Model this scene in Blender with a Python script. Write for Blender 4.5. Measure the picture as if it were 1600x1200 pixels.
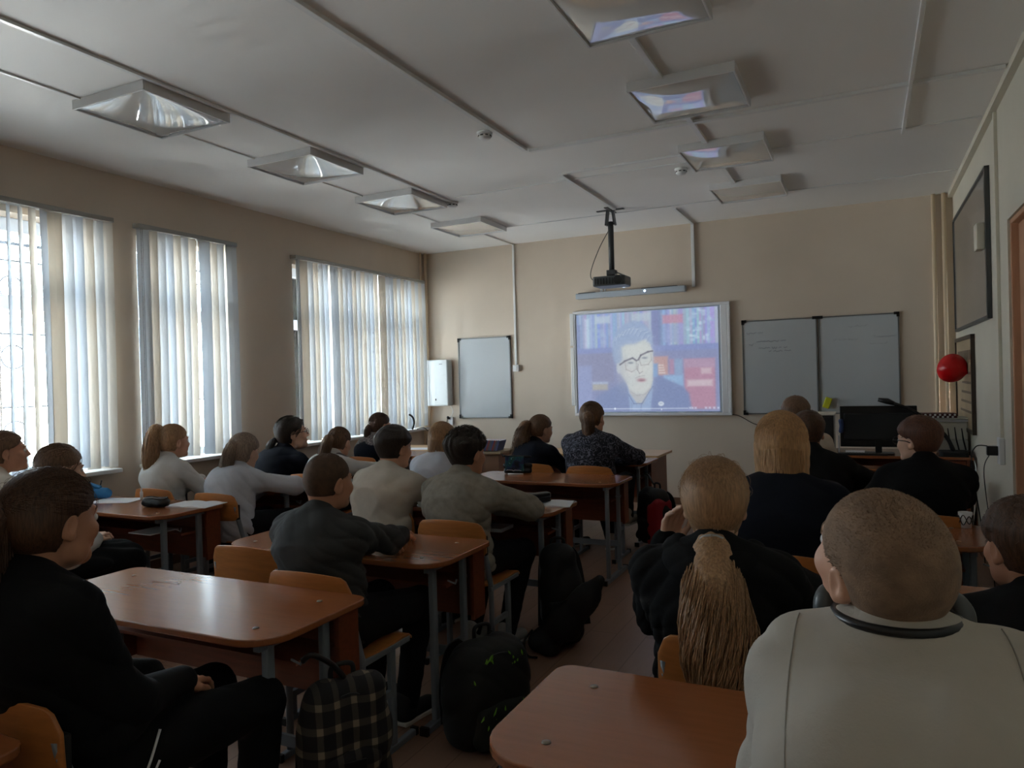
import bpy, math, random
import numpy as np
from mathutils import Vector, Matrix
random.seed(7); rng = np.random.default_rng(7)
for o in list(bpy.data.objects): bpy.data.objects.remove(o)
SC = bpy.context.scene
COL = SC.collection
# ---------------------------------------------------------------- camera
F_PX = 1138.5
yaw, pitch, roll, CAMZ = math.radians(-25.896), math.radians(-0.363), math.radians(-1.557), 1.44
def cam_axes():
    cy, sy, cp, sp = math.cos(yaw), math.sin(yaw), math.cos(pitch), math.sin(pitch)
    f = Vector((sy*cp, cy*cp, sp)); r = Vector((cy, -sy, 0)); u = r.cross(f)
    cr, sr = math.cos(roll), math.sin(roll)
    return cr*r+sr*u, -sr*r+cr*u, f
_r, _u, _f = cam_axes()
cam = bpy.data.objects.new('camera', bpy.data.cameras.new('camera')); COL.objects.link(cam)
cam.matrix_world = Matrix(((_r.x, _u.x, -_f.x, 0), (_r.y, _u.y, -_f.y, 0), (_r.z, _u.z, -_f.z, CAMZ), (0, 0, 0, 1)))
cam.data.sensor_width = 36; cam.data.lens = F_PX/1600*36; cam.data.clip_start = .05; cam.data.clip_end = 200
SC.camera = cam
# ---------------------------------------------------------------- world, light, exposure
SKY = 26.0
w = bpy.data.worlds.new('world'); SC.world = w; w.use_nodes = True
bg = w.node_tree.nodes['Background']; bg.inputs[1].default_value = SKY
_N, _L = w.node_tree.nodes, w.node_tree.links          # overcast sky above, brighter pale-ground glow added below to lift the ceiling
_tc = _N.new('ShaderNodeTexCoord'); _sp = _N.new('ShaderNodeSeparateXYZ'); _cr = _N.new('ShaderNodeValToRGB'); _mr = _N.new('ShaderNodeMapRange')
_mr.inputs[1].default_value = -1; _mr.inputs[2].default_value = 1
_L.new(_tc.outputs['Generated'], _sp.inputs[0]); _L.new(_sp.outputs[2], _mr.inputs[0]); _L.new(_mr.outputs[0], _cr.inputs[0]); _L.new(_cr.outputs[0], bg.inputs[0])
_e = _cr.color_ramp.elements; _e[0].position = .485; _e[0].color = (1.0, .99, .96, 1); _e[1].position = .51; _e[1].color = (.46, .53, .585, 1)
SC.view_settings.view_transform = 'Standard'; SC.view_settings.look = 'None'
SC.view_settings.exposure = .84; SC.view_settings.gamma = 1; SC.view_settings.use_curve_mapping = False
try:
    SC.cycles.use_denoising = True; SC.cycles.use_guiding = True; SC.cycles.use_surface_guiding = True; SC.cycles.guiding_training_samples = 32; SC.cycles.max_bounces = 10; SC.cycles.diffuse_bounces = 10
    SC.cycles.transparent_max_bounces = 16; SC.cycles.sample_clamp_indirect = 6.0; SC.cycles.caustics_reflective = False
    SC.cycles.caustics_refractive = False; SC.cycles.denoising_input_passes = 'RGB_ALBEDO_NORMAL'
except Exception: pass
XL, XR, YF, YB, H = -5.16, .78, 8.09, -1.6, 3.10
# windows on the left wall: (y0, y1)
WIN = [(-1.05, .95), (1.35, 3.63), (3.90, 4.83), (5.64, 7.95)]
WZ0, WZ1 = .85, 2.66
for i, (a, b) in enumerate(WIN):          # sampling portals for the sky light that comes in through each window
    L = bpy.data.lights.new('daylight_portal', 'AREA'); L.shape = 'RECTANGLE'; L.size = b-a; L.size_y = WZ1-WZ0; L.cycles.is_portal = True
    lo = bpy.data.objects.new('daylight_portal', L); COL.objects.link(lo)
    lo.location = (XL-.31, (a+b)/2, (WZ0+WZ1)/2); lo.rotation_euler = (0, math.radians(-90), 0)

# ================================================================= helpers
def lin(c):
    return tuple(((v/255)/12.92 if v/255 <= .04045 else ((v/255+.055)/1.055)**2.4) for v in c)
MATS = {}
def mat(name, rgb, rough=.6, metal=0., spec=.5, noise=None, bump=None, emit=None, coat=0., sheen=0.):
    """rgb in sRGB 0-255. noise=(scale, amount, (stretch)) albedo variation. bump=(scale, strength, dist)"""
    if name in MATS: return MATS[name]
    m = bpy.data.materials.new(name); m.use_nodes = True; nt = m.node_tree; N = nt.nodes; Lk = nt.links
    p = N['Principled BSDF']; c = lin(rgb)
    p.inputs['Base Color'].default_value = (*c, 1); p.inputs['Roughness'].default_value = rough
    p.inputs['Metallic'].default_value = metal; p.inputs['Specular IOR Level'].default_value = spec
    p.inputs['Coat Weight'].default_value = coat; p.inputs['Coat Roughness'].default_value = .12
    if sheen: p.inputs['Sheen Weight'].default_value = sheen
    tc = N.new('ShaderNodeTexCoord')
    if noise:
        sc, amt = noise[0], noise[1]; st = noise[2] if len(noise) > 2 else (1, 1, 1)
        mp = N.new('ShaderNodeMapping'); mp.inputs['Scale'].default_value = st
        nz = N.new('ShaderNodeTexNoise'); nz.inputs['Scale'].default_value = sc; nz.inputs['Detail'].default_value = 5
        rp = N.new('ShaderNodeMixRGB'); rp.blend_type = 'MIX'
        lo = tuple(max(0, v*(1-amt)) for v in c); hi = tuple(min(1, v*(1+amt)) for v in c)
        rp.inputs[1].default_value = (*lo, 1); rp.inputs[2].default_value = (*hi, 1)
        rr = N.new('ShaderNodeMapRange'); rr.inputs[1].default_value = .3; rr.inputs[2].default_value = .7
        Lk.new(tc.outputs['Object'], mp.inputs[0]); Lk.new(mp.outputs[0], nz.inputs[0]); Lk.new(nz.outputs[0], rr.inputs[0])
        Lk.new(rr.outputs[0], rp.inputs[0]); Lk.new(rp.outputs[0], p.inputs['Base Color'])
    if bump:
        nz = N.new('ShaderNodeTexNoise'); nz.inputs['Scale'].default_value = bump[0]; nz.inputs['Detail'].default_value = 4
        mp = N.new('ShaderNodeMapping'); mp.inputs['Scale'].default_value = bump[3] if len(bump) > 3 else (1, 1, 1)
        bp = N.new('ShaderNodeBump'); bp.inputs['Strength'].default_value = bump[1]; bp.inputs['Distance'].default_value = bump[2]
        Lk.new(tc.outputs['Object'], mp.inputs[0]); Lk.new(mp.outputs[0], nz.inputs[0]); Lk.new(nz.outputs[0], bp.inputs['Height']); Lk.new(bp.outputs[0], p.inputs['Normal'])
    if emit:
        p.inputs['Emission Color'].default_value = (*lin(emit[0]), 1); p.inputs['Emission Strength'].default_value = emit[1]
    if name == 'desk_laminate': p.inputs['IOR'].default_value = 1.6; p.inputs['Specular IOR Level'].default_value = .7
    MATS[name] = m; return m

def link(name, me, m, parent=None):
    o = bpy.data.objects.new(name, me); COL.objects.link(o)
    if m is not None:
        for k in (m if isinstance(m, (list, tuple)) else [m]): me.materials.append(k)
    if parent is not None: o.parent = parent
    return o
class MB:
    def __init__(s): s.v = []; s.f = []; s.mi = []
    def add(s, vs, fs, mi=0):
        b = len(s.v); s.v += [tuple(v) for v in vs]; s.f += [tuple(b+i for i in f) for f in fs]; s.mi += [mi]*len(fs); return s
    def box(s, x0, y0, z0, x1, y1, z1, mi=0):
        v = [(x, y, z) for z in (z0, z1) for y in (y0, y1) for x in (x0, x1)]
        return s.add(v, [(0, 2, 3, 1), (4, 5, 7, 6), (0, 1, 5, 4), (2, 6, 7, 3), (0, 4, 6, 2), (1, 3, 7, 5)], mi)
    def obox(s, c, size, rot, mi=0):
        R = Matrix.Rotation(rot[2], 3, 'Z') @ Matrix.Rotation(rot[1], 3, 'Y') @ Matrix.Rotation(rot[0], 3, 'X')
        vs = []
        for z in (-.5, .5):
            for y in (-.5, .5):
                for x in (-.5, .5): vs.append(Vector(c)+R @ Vector((x*size[0], y*size[1], z*size[2])))
        return s.add(vs, [(0, 2, 3, 1), (4, 5, 7, 6), (0, 1, 5, 4), (2, 6, 7, 3), (0, 4, 6, 2), (1, 3, 7, 5)], mi)
    def tube(s, pts, r, n=10, mi=0, cap=True, flat=1.0):
        pts = [Vector(p) for p in pts]; rs = r if isinstance(r, (list, tuple)) else [r]*len(pts)
        b = len(s.v); prev = None
        for i, p in enumerate(pts):
            t = (pts[min(i+1, len(pts)-1)]-pts[max(i-1, 0)])
            t = t.normalized() if t.length > 1e-9 else Vector((0, 0, 1))
            if prev is None:
                a = Vector((0, 0, 1)) if abs(t.z) < .9 else Vector((1, 0, 0)); prev = t.cross(a).normalized()
            u = (prev-t*prev.dot(t)).normalized(); v = t.cross(u); prev = u
            for k in range(n):
                a = 2*math.pi*k/n; s.v.append(tuple(p+(u*math.cos(a)*flat+v*math.sin(a))*rs[i]))
        for i in range(len(pts)-1):
            for k in range(n):
                k2 = (k+1) % n; s.f.append((b+i*n+k, b+i*n+k2, b+(i+1)*n+k2, b+(i+1)*n+k)); s.mi.append(mi)
        if cap:
            s.f.append(tuple(b+k for k in reversed(range(n)))); s.mi.append(mi)
            e = b+(len(pts)-1)*n; s.f.append(tuple(e+k for k in range(n))); s.mi.append(mi)
        return s
    def lathe(s, prof, c=(0, 0, 0), n=24, axis='z', mi=0):
        b = len(s.v)
        for (r, z) in prof:
            for k in range(n):
                a = 2*math.pi*k/n; x, y = r*math.cos(a), r*math.sin(a)
                q = (x, y, z) if axis == 'z' else ((z, x, y) if axis == 'x' else (y, z, x))
                s.v.append((c[0]+q[0], c[1]+q[1], c[2]+q[2]))
        for i in range(len(prof)-1):
            for k in range(n):
                k2 = (k+1) % n; s.f.append((b+i*n+k, b+i*n+k2, b+(i+1)*n+k2, b+(i+1)*n+k)); s.mi.append(mi)
        if prof[0][0] > 1e-6: s.f.append(tuple(b+k for k in reversed(range(n)))); s.mi.append(mi)
        if prof[-1][0] > 1e-6:
            e = b+(len(prof)-1)*n; s.f.append(tuple(e+k for k in range(n))); s.mi.append(mi)
        return s
    def prism(s, outline, z0, z1, mi=0):   # outline ccw xy
        n = len(outline); b = len(s.v)
        for z in (z0, z1): s.v += [(x, y, z) for x, y in outline]
        s.f.append(tuple(b+i for i in reversed(range(n)))); s.mi.append(mi); s.f.append(tuple(b+n+i for i in range(n))); s.mi.append(mi)
        for i in range(n):
            j = (i+1) % n; s.f.append((b+i, b+j, b+n+j, b+n+i)); s.mi.append(mi)
        return s
    def build(s, name, m, parent=None, smooth=False, bevel=0, loc=None):
        me = bpy.data.meshes.new(name); me.from_pydata(s.v, [], s.f); me.update()
        if isinstance(m, (list, tuple)): me.polygons.foreach_set('material_index', s.mi)
        o = link(name, me, m, parent)
        if smooth:
            me.polygons.foreach_set('use_smooth', [True]*len(me.polygons))
        if bevel:
            md = o.modifiers.new('bevel', 'BEVEL'); md.width = bevel; md.segments = 2; md.limit_method = 'ANGLE'; md.angle_limit = .6
        if loc: o.location = loc
        return o
def tag(o, label=None, cat=None, group=None, kind=None):
    if label: o['label'] = label
    if cat: o['category'] = cat
    if group: o['group'] = group
    if kind: o['kind'] = kind
    return o
def thing(name, label, cat, loc=(0, 0, 0), rotz=0, group=None):
    o = bpy.data.objects.new(name, None); COL.objects.link(o); o.location = loc; o.rotation_euler = (0, 0, rotz)
    o.empty_display_size = .1
    return tag(o, label, cat, group)
def struct(name, mb, m, **k): return tag(mb.build(name, m, **k), kind='structure')
def kids(o): return [c for c in bpy.data.objects if c.parent == o]
def dup(root, loc, rotz=0, label=None, group=None):
    def cp(o, par):
        c = o.copy(); COL.objects.link(c)
        if par is not None: c.parent = par
        for ch in kids(o): cp(ch, c)
        return c
    r = cp(root, None); r.location = loc; r.rotation_euler = (0, 0, rotz)
    if label: r['label'] = label
    if group: r['group'] = group
    return r
def rrect(x0, y0, x1, y1, rs, n=6):
    """rounded rect outline, rs = radii at (x0,y0),(x1,y0),(x1,y1),(x0,y1)"""
    out = []
    for (cx, cy, sx, sy, a0, r) in ((x0, y0, 1, 1, 180, rs[0]), (x1, y0, -1, 1, 270, rs[1]), (x1, y1, -1, -1, 0, rs[2]), (x0, y1, 1, -1, 90, rs[3])):
        for k in range(n+1):
            a = math.radians(a0+90*k/n); out.append((cx+sx*r+r*math.cos(a), cy+sy*r+r*math.sin(a)))
    return out
# ================================================================= materials
M_wall = mat('wall_cream', (204, 190, 173), .75, noise=(2.5, .03), bump=(60, .08, .002))
M_wallr = mat('wall_pale', (212, 207, 192), .75, noise=(2.5, .03), bump=(60, .08, .002))
M_ceil = mat('ceiling_white', (238, 237, 235), .85, noise=(1.2, .02), bump=(40, .06, .002))
M_white = mat('white_plastic', (225, 226, 226), .35)
M_pipe = mat('painted_pipe', (216, 196, 168), .5)
M_pvc = mat('pvc_frame', (205, 212, 222), .35)
M_steel = mat('grey_steel', (116, 124, 132), .42, metal=.0, bump=(200, .03, .001))
M_alu = mat('aluminium', (170, 173, 176), .35, metal=.7)
M_black = mat('black_plastic', (14, 14, 15), .35)
M_blackmat = mat('black_matt', (18, 18, 19), .75)
M_dkgrey = mat('dark_grey_plastic', (66, 69, 70), .4)
M_board = mat('whiteboard_surface', (180, 185, 188), .22, spec=.5)
M_paper = mat('paper', (228, 230, 235), .8)
def wood(name, rgb, rough=.25, amt=.18, coat=0., sc=(1.2, 14, 14)):
    return mat(name, rgb, rough, noise=(3, amt, sc), coat=coat)
M_desk = wood('desk_laminate', (150, 90, 54), .19, .05, coat=.0, sc=(2, 22, 22))
M_deskedge = wood('desk_panel', (118, 60, 34), .4, .15, sc=(2, 22, 22))
M_ply = wood('chair_plywood', (176, 112, 58), .34, .14, sc=(2, 18, 18))
M_light = wood('light_laminate', (196, 160, 112), .35, .10, sc=(2, 18, 18))
M_doorw = wood('door_wood', (186, 142, 112), .55, .08, sc=(14, 14, 1.2))
M_base = mat('baseboard_brown', (112, 78, 58), .5)
# floor: brown linoleum with faint plank joints
def floor_mat():
    m = bpy.data.materials.new('linoleum'); m.use_nodes = True; N = m.node_tree.nodes; L = m.node_tree.links; p = N['Principled BSDF']
    tc = N.new('ShaderNodeTexCoord'); mp = N.new('ShaderNodeMapping'); mp.inputs['Rotation'].default_value = (0, 0, math.radians(90))
    br = N.new('ShaderNodeTexBrick'); br.inputs['Scale'].default_value = 1.0; br.inputs['Brick Width'].default_value = 1.3; br.inputs['Row Height'].default_value = .16
    br.inputs['Mortar Size'].default_value = .0035; br.offset = .37
    br.inputs['Color1'].default_value = (*lin((158, 124, 104)), 1); br.inputs['Color2'].default_value = (*lin((148, 114, 95)), 1); br.inputs['Mortar'].default_value = (*lin((128, 97, 80)), 1)
    nz = N.new('ShaderNodeTexNoise'); nz.inputs['Scale'].default_value = 4; nz.inputs['Detail'].default_value = 6
    m2 = N.new('ShaderNodeMapping'); m2.inputs['Scale'].default_value = (9, 1, 1)
    mx = N.new('ShaderNodeMixRGB'); mx.blend_type = 'MULTIPLY'; mx.inputs[0].default_value = .2
    L.new(tc.outputs['Object'], mp.inputs[0]); L.new(mp.outputs[0], br.inputs[0]); L.new(tc.outputs['Object'], m2.inputs[0]); L.new(m2.outputs[0], nz.inputs[0])
    L.new(br.outputs[0], mx.inputs[1]); L.new(nz.outputs[0], mx.inputs[2]); L.new(mx.outputs[0], p.inputs['Base Color'])
    p.inputs['Roughness'].default_value = .38
    return m
def thin_glass():
    m = bpy.data.materials.new('window_glass'); m.use_nodes = True; N = m.node_tree.nodes; L = m.node_tree.links
    N.remove(N['Principled BSDF']); out = N['Material Output']
    t = N.new('ShaderNodeBsdfTransparent'); t.inputs[0].default_value = (.94, .97, .98, 1); g = N.new('ShaderNodeBsdfGlossy'); g.inputs['Roughness'].default_value = .02
    fr = N.new('ShaderNodeFresnel'); fr.inputs[0].default_value = 1.45; mx = N.new('ShaderNodeMixShader')
    L.new(fr.outputs[0], mx.inputs[0]); L.new(t.outputs[0], mx.inputs[1]); L.new(g.outputs[0], mx.inputs[2]); L.new(mx.outputs[0], out.inputs[0])
    return m
def blind_mat(name, rgb, tr):
    m = bpy.data.materials.new(name); m.use_nodes = True; N = m.node_tree.nodes; L = m.node_tree.links
    N.remove(N['Principled BSDF']); out = N['Material Output']
    d = N.new('ShaderNodeBsdfDiffuse'); t = N.new('ShaderNodeBsdfTranslucent'); mx = N.new('ShaderNodeMixShader'); mx.inputs[0].default_value = tr
    d.inputs[0].default_value = (*lin(rgb), 1); t.inputs[0].default_value = (*lin(rgb), 1)
    L.new(d.outputs[0], mx.inputs[1]); L.new(t.outputs[0], mx.inputs[2]); L.new(mx.outputs[0], out.inputs[0])
    return m
M_floor = floor_mat(); M_glass = thin_glass()
M_slatA = blind_mat('blind_cool', (222, 226, 230), .25); M_slatB = blind_mat('blind_cream', (226, 220, 210), .25)

# ================================================================= room shell
TH = .32
struct('floor', MB().box(XL-TH, YB-.1, -.12, XR+TH, YF+.1, 0), M_floor)
struct('ceiling', MB().box(XL-TH, YB-.1, H, XR+TH, YF+.1, H+.15), M_ceil)
struct('wall_front', MB().box(XL-TH, YF, 0, XR+TH, YF+.15, H), M_wall)
struct('wall_back', MB().box(XL-TH, YB-.15, 0, XR+TH, YB, H), M_wall)
mb = MB().box(XL-TH, YB, 0, XL, YF, WZ0-.03).box(XL-TH, YB, WZ1, XL, YF, H)
ys = [YB]+[v for ab in WIN for v in ab]+[YF]
for i in range(0, len(ys), 2): mb.box(XL-TH, ys[i], WZ0-.03, XL, ys[i+1], WZ1)
struct('wall_left', mb, M_wall)
DY0, DY1, DZ = 4.1, 5.22, 2.31
mb = MB().box(XR, YB, 0, XR+.2, DY0, H).box(XR, DY1, 0, XR+.2, YF, H).box(XR, DY0, DZ, XR+.2, DY1, H)
struct('wall_right', mb, M_wallr)
struct('baseboard_front', MB().box(XL, YF-.018, 0, XR, YF, .075), M_base)
struct('baseboard_left', MB().box(XL, YB, 0, XL+.018, YF-.018, .075), M_base)
struct('baseboard_right', MB().box(XR-.018, DY1+.03, 0, XR, YF-.018, .075), M_base)
# door niche on the right: painted reveal, wooden leaf
d = thing('door_1', None, None, (XR, (DY0+DY1)/2, 0)); tag(d, kind='structure')
hw = (DY1-DY0)/2
MB().box(.012, -hw, 0, .2, -hw+.03, DZ).box(.012, hw-.03, 0, .2, hw, DZ).box(.012, -hw+.03, DZ-.03, .2, hw-.03, DZ).build('door_frame', M_doorw, d, bevel=.004)
MB().box(.05, -hw+.032, .005, .09, hw-.032, DZ-.032).build('door_leaf', M_doorw, d, bevel=.003)
h_ = MB().tube([(.05, -hw+.12, 1.0), (.005, -hw+.12, 1.0), (.005, -hw+.24, 1.0)], .009).build('door_handle', M_alu, d, smooth=True)
# cornice strips at the ceiling on the right wall and the front
struct('trim_1', MB().box(XR-.04, YB, H-.045, XR, YF, H), M_wallr)
# windows
def window(i, a, b):
    root = thing('window_%d' % i, None, None, (XL-.2, (a+b)/2, WZ0)); tag(root, kind='structure')
    hw = (b-a)/2-.002; h = WZ1-WZ0-.002; f = .065
    mb = MB().box(-.035, -hw, 0, .035, -hw+f, h).box(-.035, hw-f, 0, .035, hw, h).box(-.035, -hw+f, 0, .035, hw-f, f).box(-.035, -hw+f, h-f-.03, .035, hw-f, h)
    n = max(1, round((b-a)/.78)); tz0, tz1 = 2.02-WZ0, 2.12-WZ0
    mb.box(-.033, -hw+f, tz0, .033, hw-f, tz1)
    for k in range(1, n):
        y = -hw+2*hw*k/n; mb.box(-.034, y-.045, f, .034, y+.045, h-f-.03)
    mb.build('window_frame', M_pvc, root, bevel=.004)
    MB().box(-.006, -hw+f-.01, f-.01, .006, hw-f+.01, h-f-.02).build('window_glass', M_glass, root)
    MB().box(.036, -hw-.03, -.03, .30, hw+.03, .0).build('window_sill', M_white, root, bevel=.006)
    if n > 1:
        MB().box(.035, -hw+2*hw/n-.012, .42, .05, -hw+2*hw/n+.012, .46).box(.05, -hw+2*hw/n-.01, .34, .062, -hw+2*hw/n+.01, .46).build('window_handle', M_white, root, bevel=.002)
    return root
for i, (a, b) in enumerate(WIN): window(i+1, a, b)
# outside grilles
M_iron = mat('painted_iron', (60, 66, 74), .6)
def grille(i, a, b):
    g = thing('window_grille', 'dark iron grille with ring ornaments outside %s' % ['the window behind the camera', 'the nearest window', 'the narrow middle window', 'the wide far window'][i], 'grille', (XL-TH-.06, (a+b)/2, WZ0))
    hw = (b-a)/2+.05; h = WZ1-WZ0+.05
    bars = MB()
    for z in (.02, h-.20, h-.02): bars.box(-.008, -hw, z, .008, hw, z+.022)
    n = max(3, int(2*hw/.30))
    for k in range(n+1):
        y = -hw+2*hw*k/n; bars.box(-.007, y-.007, 0, .007, y+.007, h)
    for k in range(n):
        y = -hw+2*hw*(k+.5)/n
        for z in (.32, .85, 1.38):
            bars.box(-.006, y-hw/n, z+.16, .006, y+hw/n, z+.172)
    for y in (-hw+.02, hw-.02):
        for z in (.02, h-.02): bars.box(0, y-.01, z, .062, y+.01, z+.02)
    bars.build('bar_frame', M_iron, g)
    rg = MB()
    for k in range(n):
        y = -hw+2*hw*(k+.5)/n
        for z in (.30, .85, 1.35):
            r = .085
            rg.tube([(0, y+r*math.cos(t*math.pi/10), z+r*math.sin(t*math.pi/10)) for t in range(21)], .0055, 6, cap=False)
    rg.build('ring_ornaments', M_iron, g, smooth=True)
for i, (a, b) in enumerate(WIN): grille(i, a, b)
# vertical blinds
def blind(i, a, b, label, openf, seed):
    r = random.Random(seed)
    g = thing('vertical_blind', label, 'window blind', (XL+.055, (a+b)/2, 2.70))
    hw = (b-a)/2+.03
    MB().box(-.052, -hw, .005, -.02, hw, .045).box(-.02, -hw, .005, .025, hw, .040).build('head_rail', mat('rail_grey', (160, 160, 155), .4), g, bevel=.003)
    n = int(round(2*hw/.078)); y = -hw+.05
    for k in range(n):
        y = -hw+.05+(2*hw-.1)*k/(n-1); ang = openf(y+(a+b)/2, k, r)
        if ang is None: continue
        drift = r.uniform(-.012, .012); twist = math.radians(r.uniform(-6, 6)); zb = -1.83+r.uniform(-.012, .012)
        vs = []; fs = []; ns = 10; wv = .0445
        for s in range(ns+1):
            t = s/ns; z = 0.0+(zb)*t; aa = math.radians(ang)+twist*t; bowx = .006*math.sin(math.pi*t)
            for (sx, th) in ((-1, -.0006), (0, -.003), (1, -.0006), (1, .0006), (0, -.0018), (-1, .0006)):
                px = sx*wv; vs.append((math.sin(aa)*px+math.cos(aa)*th+bowx, y+math.cos(aa)*px-math.sin(aa)*th+drift*t, z))
        for s in range(ns):
            for q in range(6):
                q2 = (q+1) % 6; fs.append((s*6+q, s*6+q2, (s+1)*6+q2, (s+1)*6+q))
        fs += [tuple(range(6)), tuple(ns*6+q for q in reversed(range(6)))]
        MB().add(vs, fs).build('slat', M_slatB if (k*7+seed) % 5 in (0, 1) else M_slatA, g, smooth=False)
    if i in (1, 2, 3):
        ch = MB()
        for z in range(0, 33): ch.add(*ico((.018, -hw+.02, -.03-z*.05), .004))
        ch.tube([(.018, -hw+.02, 0), (.018, -hw+.02, -1.62)], .0016, 5)
        ch.tube([(.018, -hw+.034, 0), (.018, -hw+.034, -1.62)], .0016, 5)
        ch.build('bead_cord', mat('cord_grey', (120, 122, 124), .5), g)
        MB().box(.008, -hw+.012, -1.70, .03, -hw+.042, -1.60).build('cord_weight', M_dkgrey, g, bevel=.004)
def ico(c, r):
    v = [(c[0]+r*x, c[1]+r*y, c[2]+r*z) for x, y, z in ((1, 0, 0), (-1, 0, 0), (0, 1, 0), (0, -1, 0), (0, 0, 1), (0, 0, -1))]
    return v, [(0, 2, 4), (2, 1, 4), (1, 3, 4), (3, 0, 4), (2, 0, 5), (1, 2, 5), (3, 1, 5), (0, 3, 5)]
def o0(y, k, r): return 14+r.uniform(-6, 6)
def o1(y, k, r):
    if y < 3.05: return -50+r.uniform(-8, 8)
    if y < 3.2: return -30
    return 34+r.uniform(-5, 5)
def o2(y, k, r):
    if abs(y-4.47) < .035: return -52
    if y > 4.72 and y < 4.80: return -56
    return 36+r.uniform(-5, 6)
def o3(y, k, r):
    if k in (0,): return -66
    if k in (6,): return -58
    if k in (17,): return -50
    return 38+r.uniform(-6, 6)
blind(0, *WIN[0], 'closed pale vertical blind on the window beside the camera', o0, 1)
blind(1, *WIN[1], 'white vertical blind half turned open on the nearest window at the left edge', o1, 2)
blind(2, *WIN[2], 'white vertical blind on the narrow middle window', o2, 3)
blind(3, *WIN[3], 'white and cream vertical blind on the wide window by the front wall', o3, 4)

# outdoors
struct('ground', MB().box(-9.2, -30, -1.3, XL-TH, 40, -1.2), mat('pale_ground', (238, 238, 238), .9, noise=(.6, .1)))
fe = thing('fence', 'thin metal fence seen through the blinds outside', 'fence', (-8.9, 4, -1.2))
mb = MB()
for k in range(120): mb.box(-.01, -12+k*.2, 0, .01, -11.97+k*.2, 1.5)
mb.box(-.02, -12, .2, .02, 12, .25).box(-.02, -12, 1.3, .02, 12, 1.35)
mb.build('railing', mat('fence_grey', (130, 135, 140), .6), fe)
def bare_tree(x, y, h, lab, seed):
    r = random.Random(seed); t = thing('bare_tree', lab, 'tree', (x, y, -1.2)); tr = MB(); br = MB()
    tr.tube([(0, 0, 0), (.05, 0, h*.3), (0, .05, h*.6)], [.12, .09, .06], 8)
    def grow(p, d, l, rad, dep):
        q = p+d*l; br.tube([p, (p+q)/2+Vector((r.uniform(-.05, .05),)*3)*l, q], [rad, rad*.8, rad*.6], 5)
        if dep == 0: return
        for _ in range(3):
            nd = (d+Vector((r.uniform(-.7, .7), r.uniform(-.7, .7), r.uniform(-.1, .6)))).normalized(); grow(q, nd, l*.72, rad*.6, dep-1)
    for _ in range(4): grow(Vector((0, 0, h*r.uniform(.3, .6))), Vector((r.uniform(-.6, .6), r.uniform(-.6, .6), .9)).normalized(), h*.22, .04, 3)
    tr.build('trunk', mat('bark', (150, 150, 150), .9), t, smooth=True); br.build('branches', mat('bark', (0, 0, 0)), t)
bare_tree(-8.0, 5.3, 4.6, 'bare tree outside beyond the nearest window', 3)
bare_tree(-8.2, 8.6, 4.4, 'bare tree outside beyond the middle window', 5)

# pipes in corners
def pipe(name, label, pts, r, m, cat='pipe', group=None):
    return tag(MB().tube(pts, r, 12).build(name, m, smooth=True), label, cat, group)
g_ = 'heating pipes in the room corners'
pipe('heating_pipe', 'thin cream heating pipe in the left front corner, nearer the window', [(XL+.03, YF-.13, 0.001), (XL+.03, YF-.13, H-.001)], .013, M_pipe)
pipe('heating_pipe', 'thicker cream heating pipe deep in the left front corner', [(XL+.045, YF-.04, 0.001), (XL+.045, YF-.04, H-.001)], .02, M_pipe)
pipe('heating_pipe', 'cream vertical pipe right of the double whiteboard, the left of two', [(.615, YF-.035, 0.001), (.615, YF-.035, H-.001)], .018, M_pipe)
pipe('heating_pipe', 'cream vertical pipe nearest the right front corner', [(.70, YF-.035, 0.001), (.70, YF-.035, H-.001)], .018, M_pipe)
tag(MB().tube([(XL+.03, 7.15, .25), (XL+.03, YF-.13, .25)], .016).tube([(XL+.06, 7.15, .56), (XL+.06, YF-.1, .56), (XL+.05, YF-.1, .2)], .014).build('radiator_pipe', M_pipe, smooth=True), 'cream radiator pipe bending below the far window sill', 'pipe')

# ceiling cable trunking
def trunk(label, pts, wdt=.026, hgt=.016):
    mb = MB()
    for (a, b) in zip(pts[:-1], pts[1:]):
        x0, x1 = sorted((a[0], b[0])); y0, y1 = sorted((a[1], b[1])); hw = wdt/2
        if abs(a[0]-b[0]) < 1e-6: mb.box(x0-hw, y0, H-hgt, x0+hw, y1, H-.0005)
        else: mb.box(x0, y0-hw, H-hgt, x1, y0+hw, H-.0005)
    return tag(mb.build('cable_trunking', M_white, bevel=.002), label, 'cable trunking')
trunk('white cable trunking beside the left row of ceiling lights, ending at a detector', [(-3.40, YB, 0), (-3.40, 5.80, 0)])
trunk('thin white trunking running through the left row of ceiling lights', [(-3.97, YB, 0), (-3.97, 7.3, 0)], .018, .01)
trunk('long white trunking down the middle of the ceiling turning right', [(-2.17, YB, 0), (-2.17, 4.79, 0)], .034, .022)
trunk('white trunking crossing the ceiling to the right wall, nearest of the cross runs', [(-2.15, 4.83, 0), (XR-.05, 4.83, 0)], .034, .022)
trunk('white trunking linking the right row of ceiling lights', [(-.99, YB, 0), (-.99, 7.1, 0)], .034, .02)
trunk('short cross trunking left of the second right light', [(-2.17, 5.51, 0), (-1.2, 5.51, 0)], .028, .016)
trunk('thin cross trunking from the detector toward the right wall', [(-3.3, 5.73, 0), (XR-.05, 5.73, 0)], .016, .008)
trunk('thin cross trunking above the projector bracket', [(-3.5, 7.14, 0), (XR-.05, 7.14, 0)], .016, .008)
trunk('white trunking leading to the projector pole', [(-2.19, 5.53, 0), (-2.19, 6.92, 0)], .034, .02)
trunk('short white trunking from the lights to the front wall drop', [(-1.67, 7.25, 0), (-1.67, YF-.02, 0)], .03, .018)
trunk('short trunking from the last left light to the front wall', [(-3.86, 7.12, 0), (-3.86, YF-.02, 0)], .022, .014)
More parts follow.
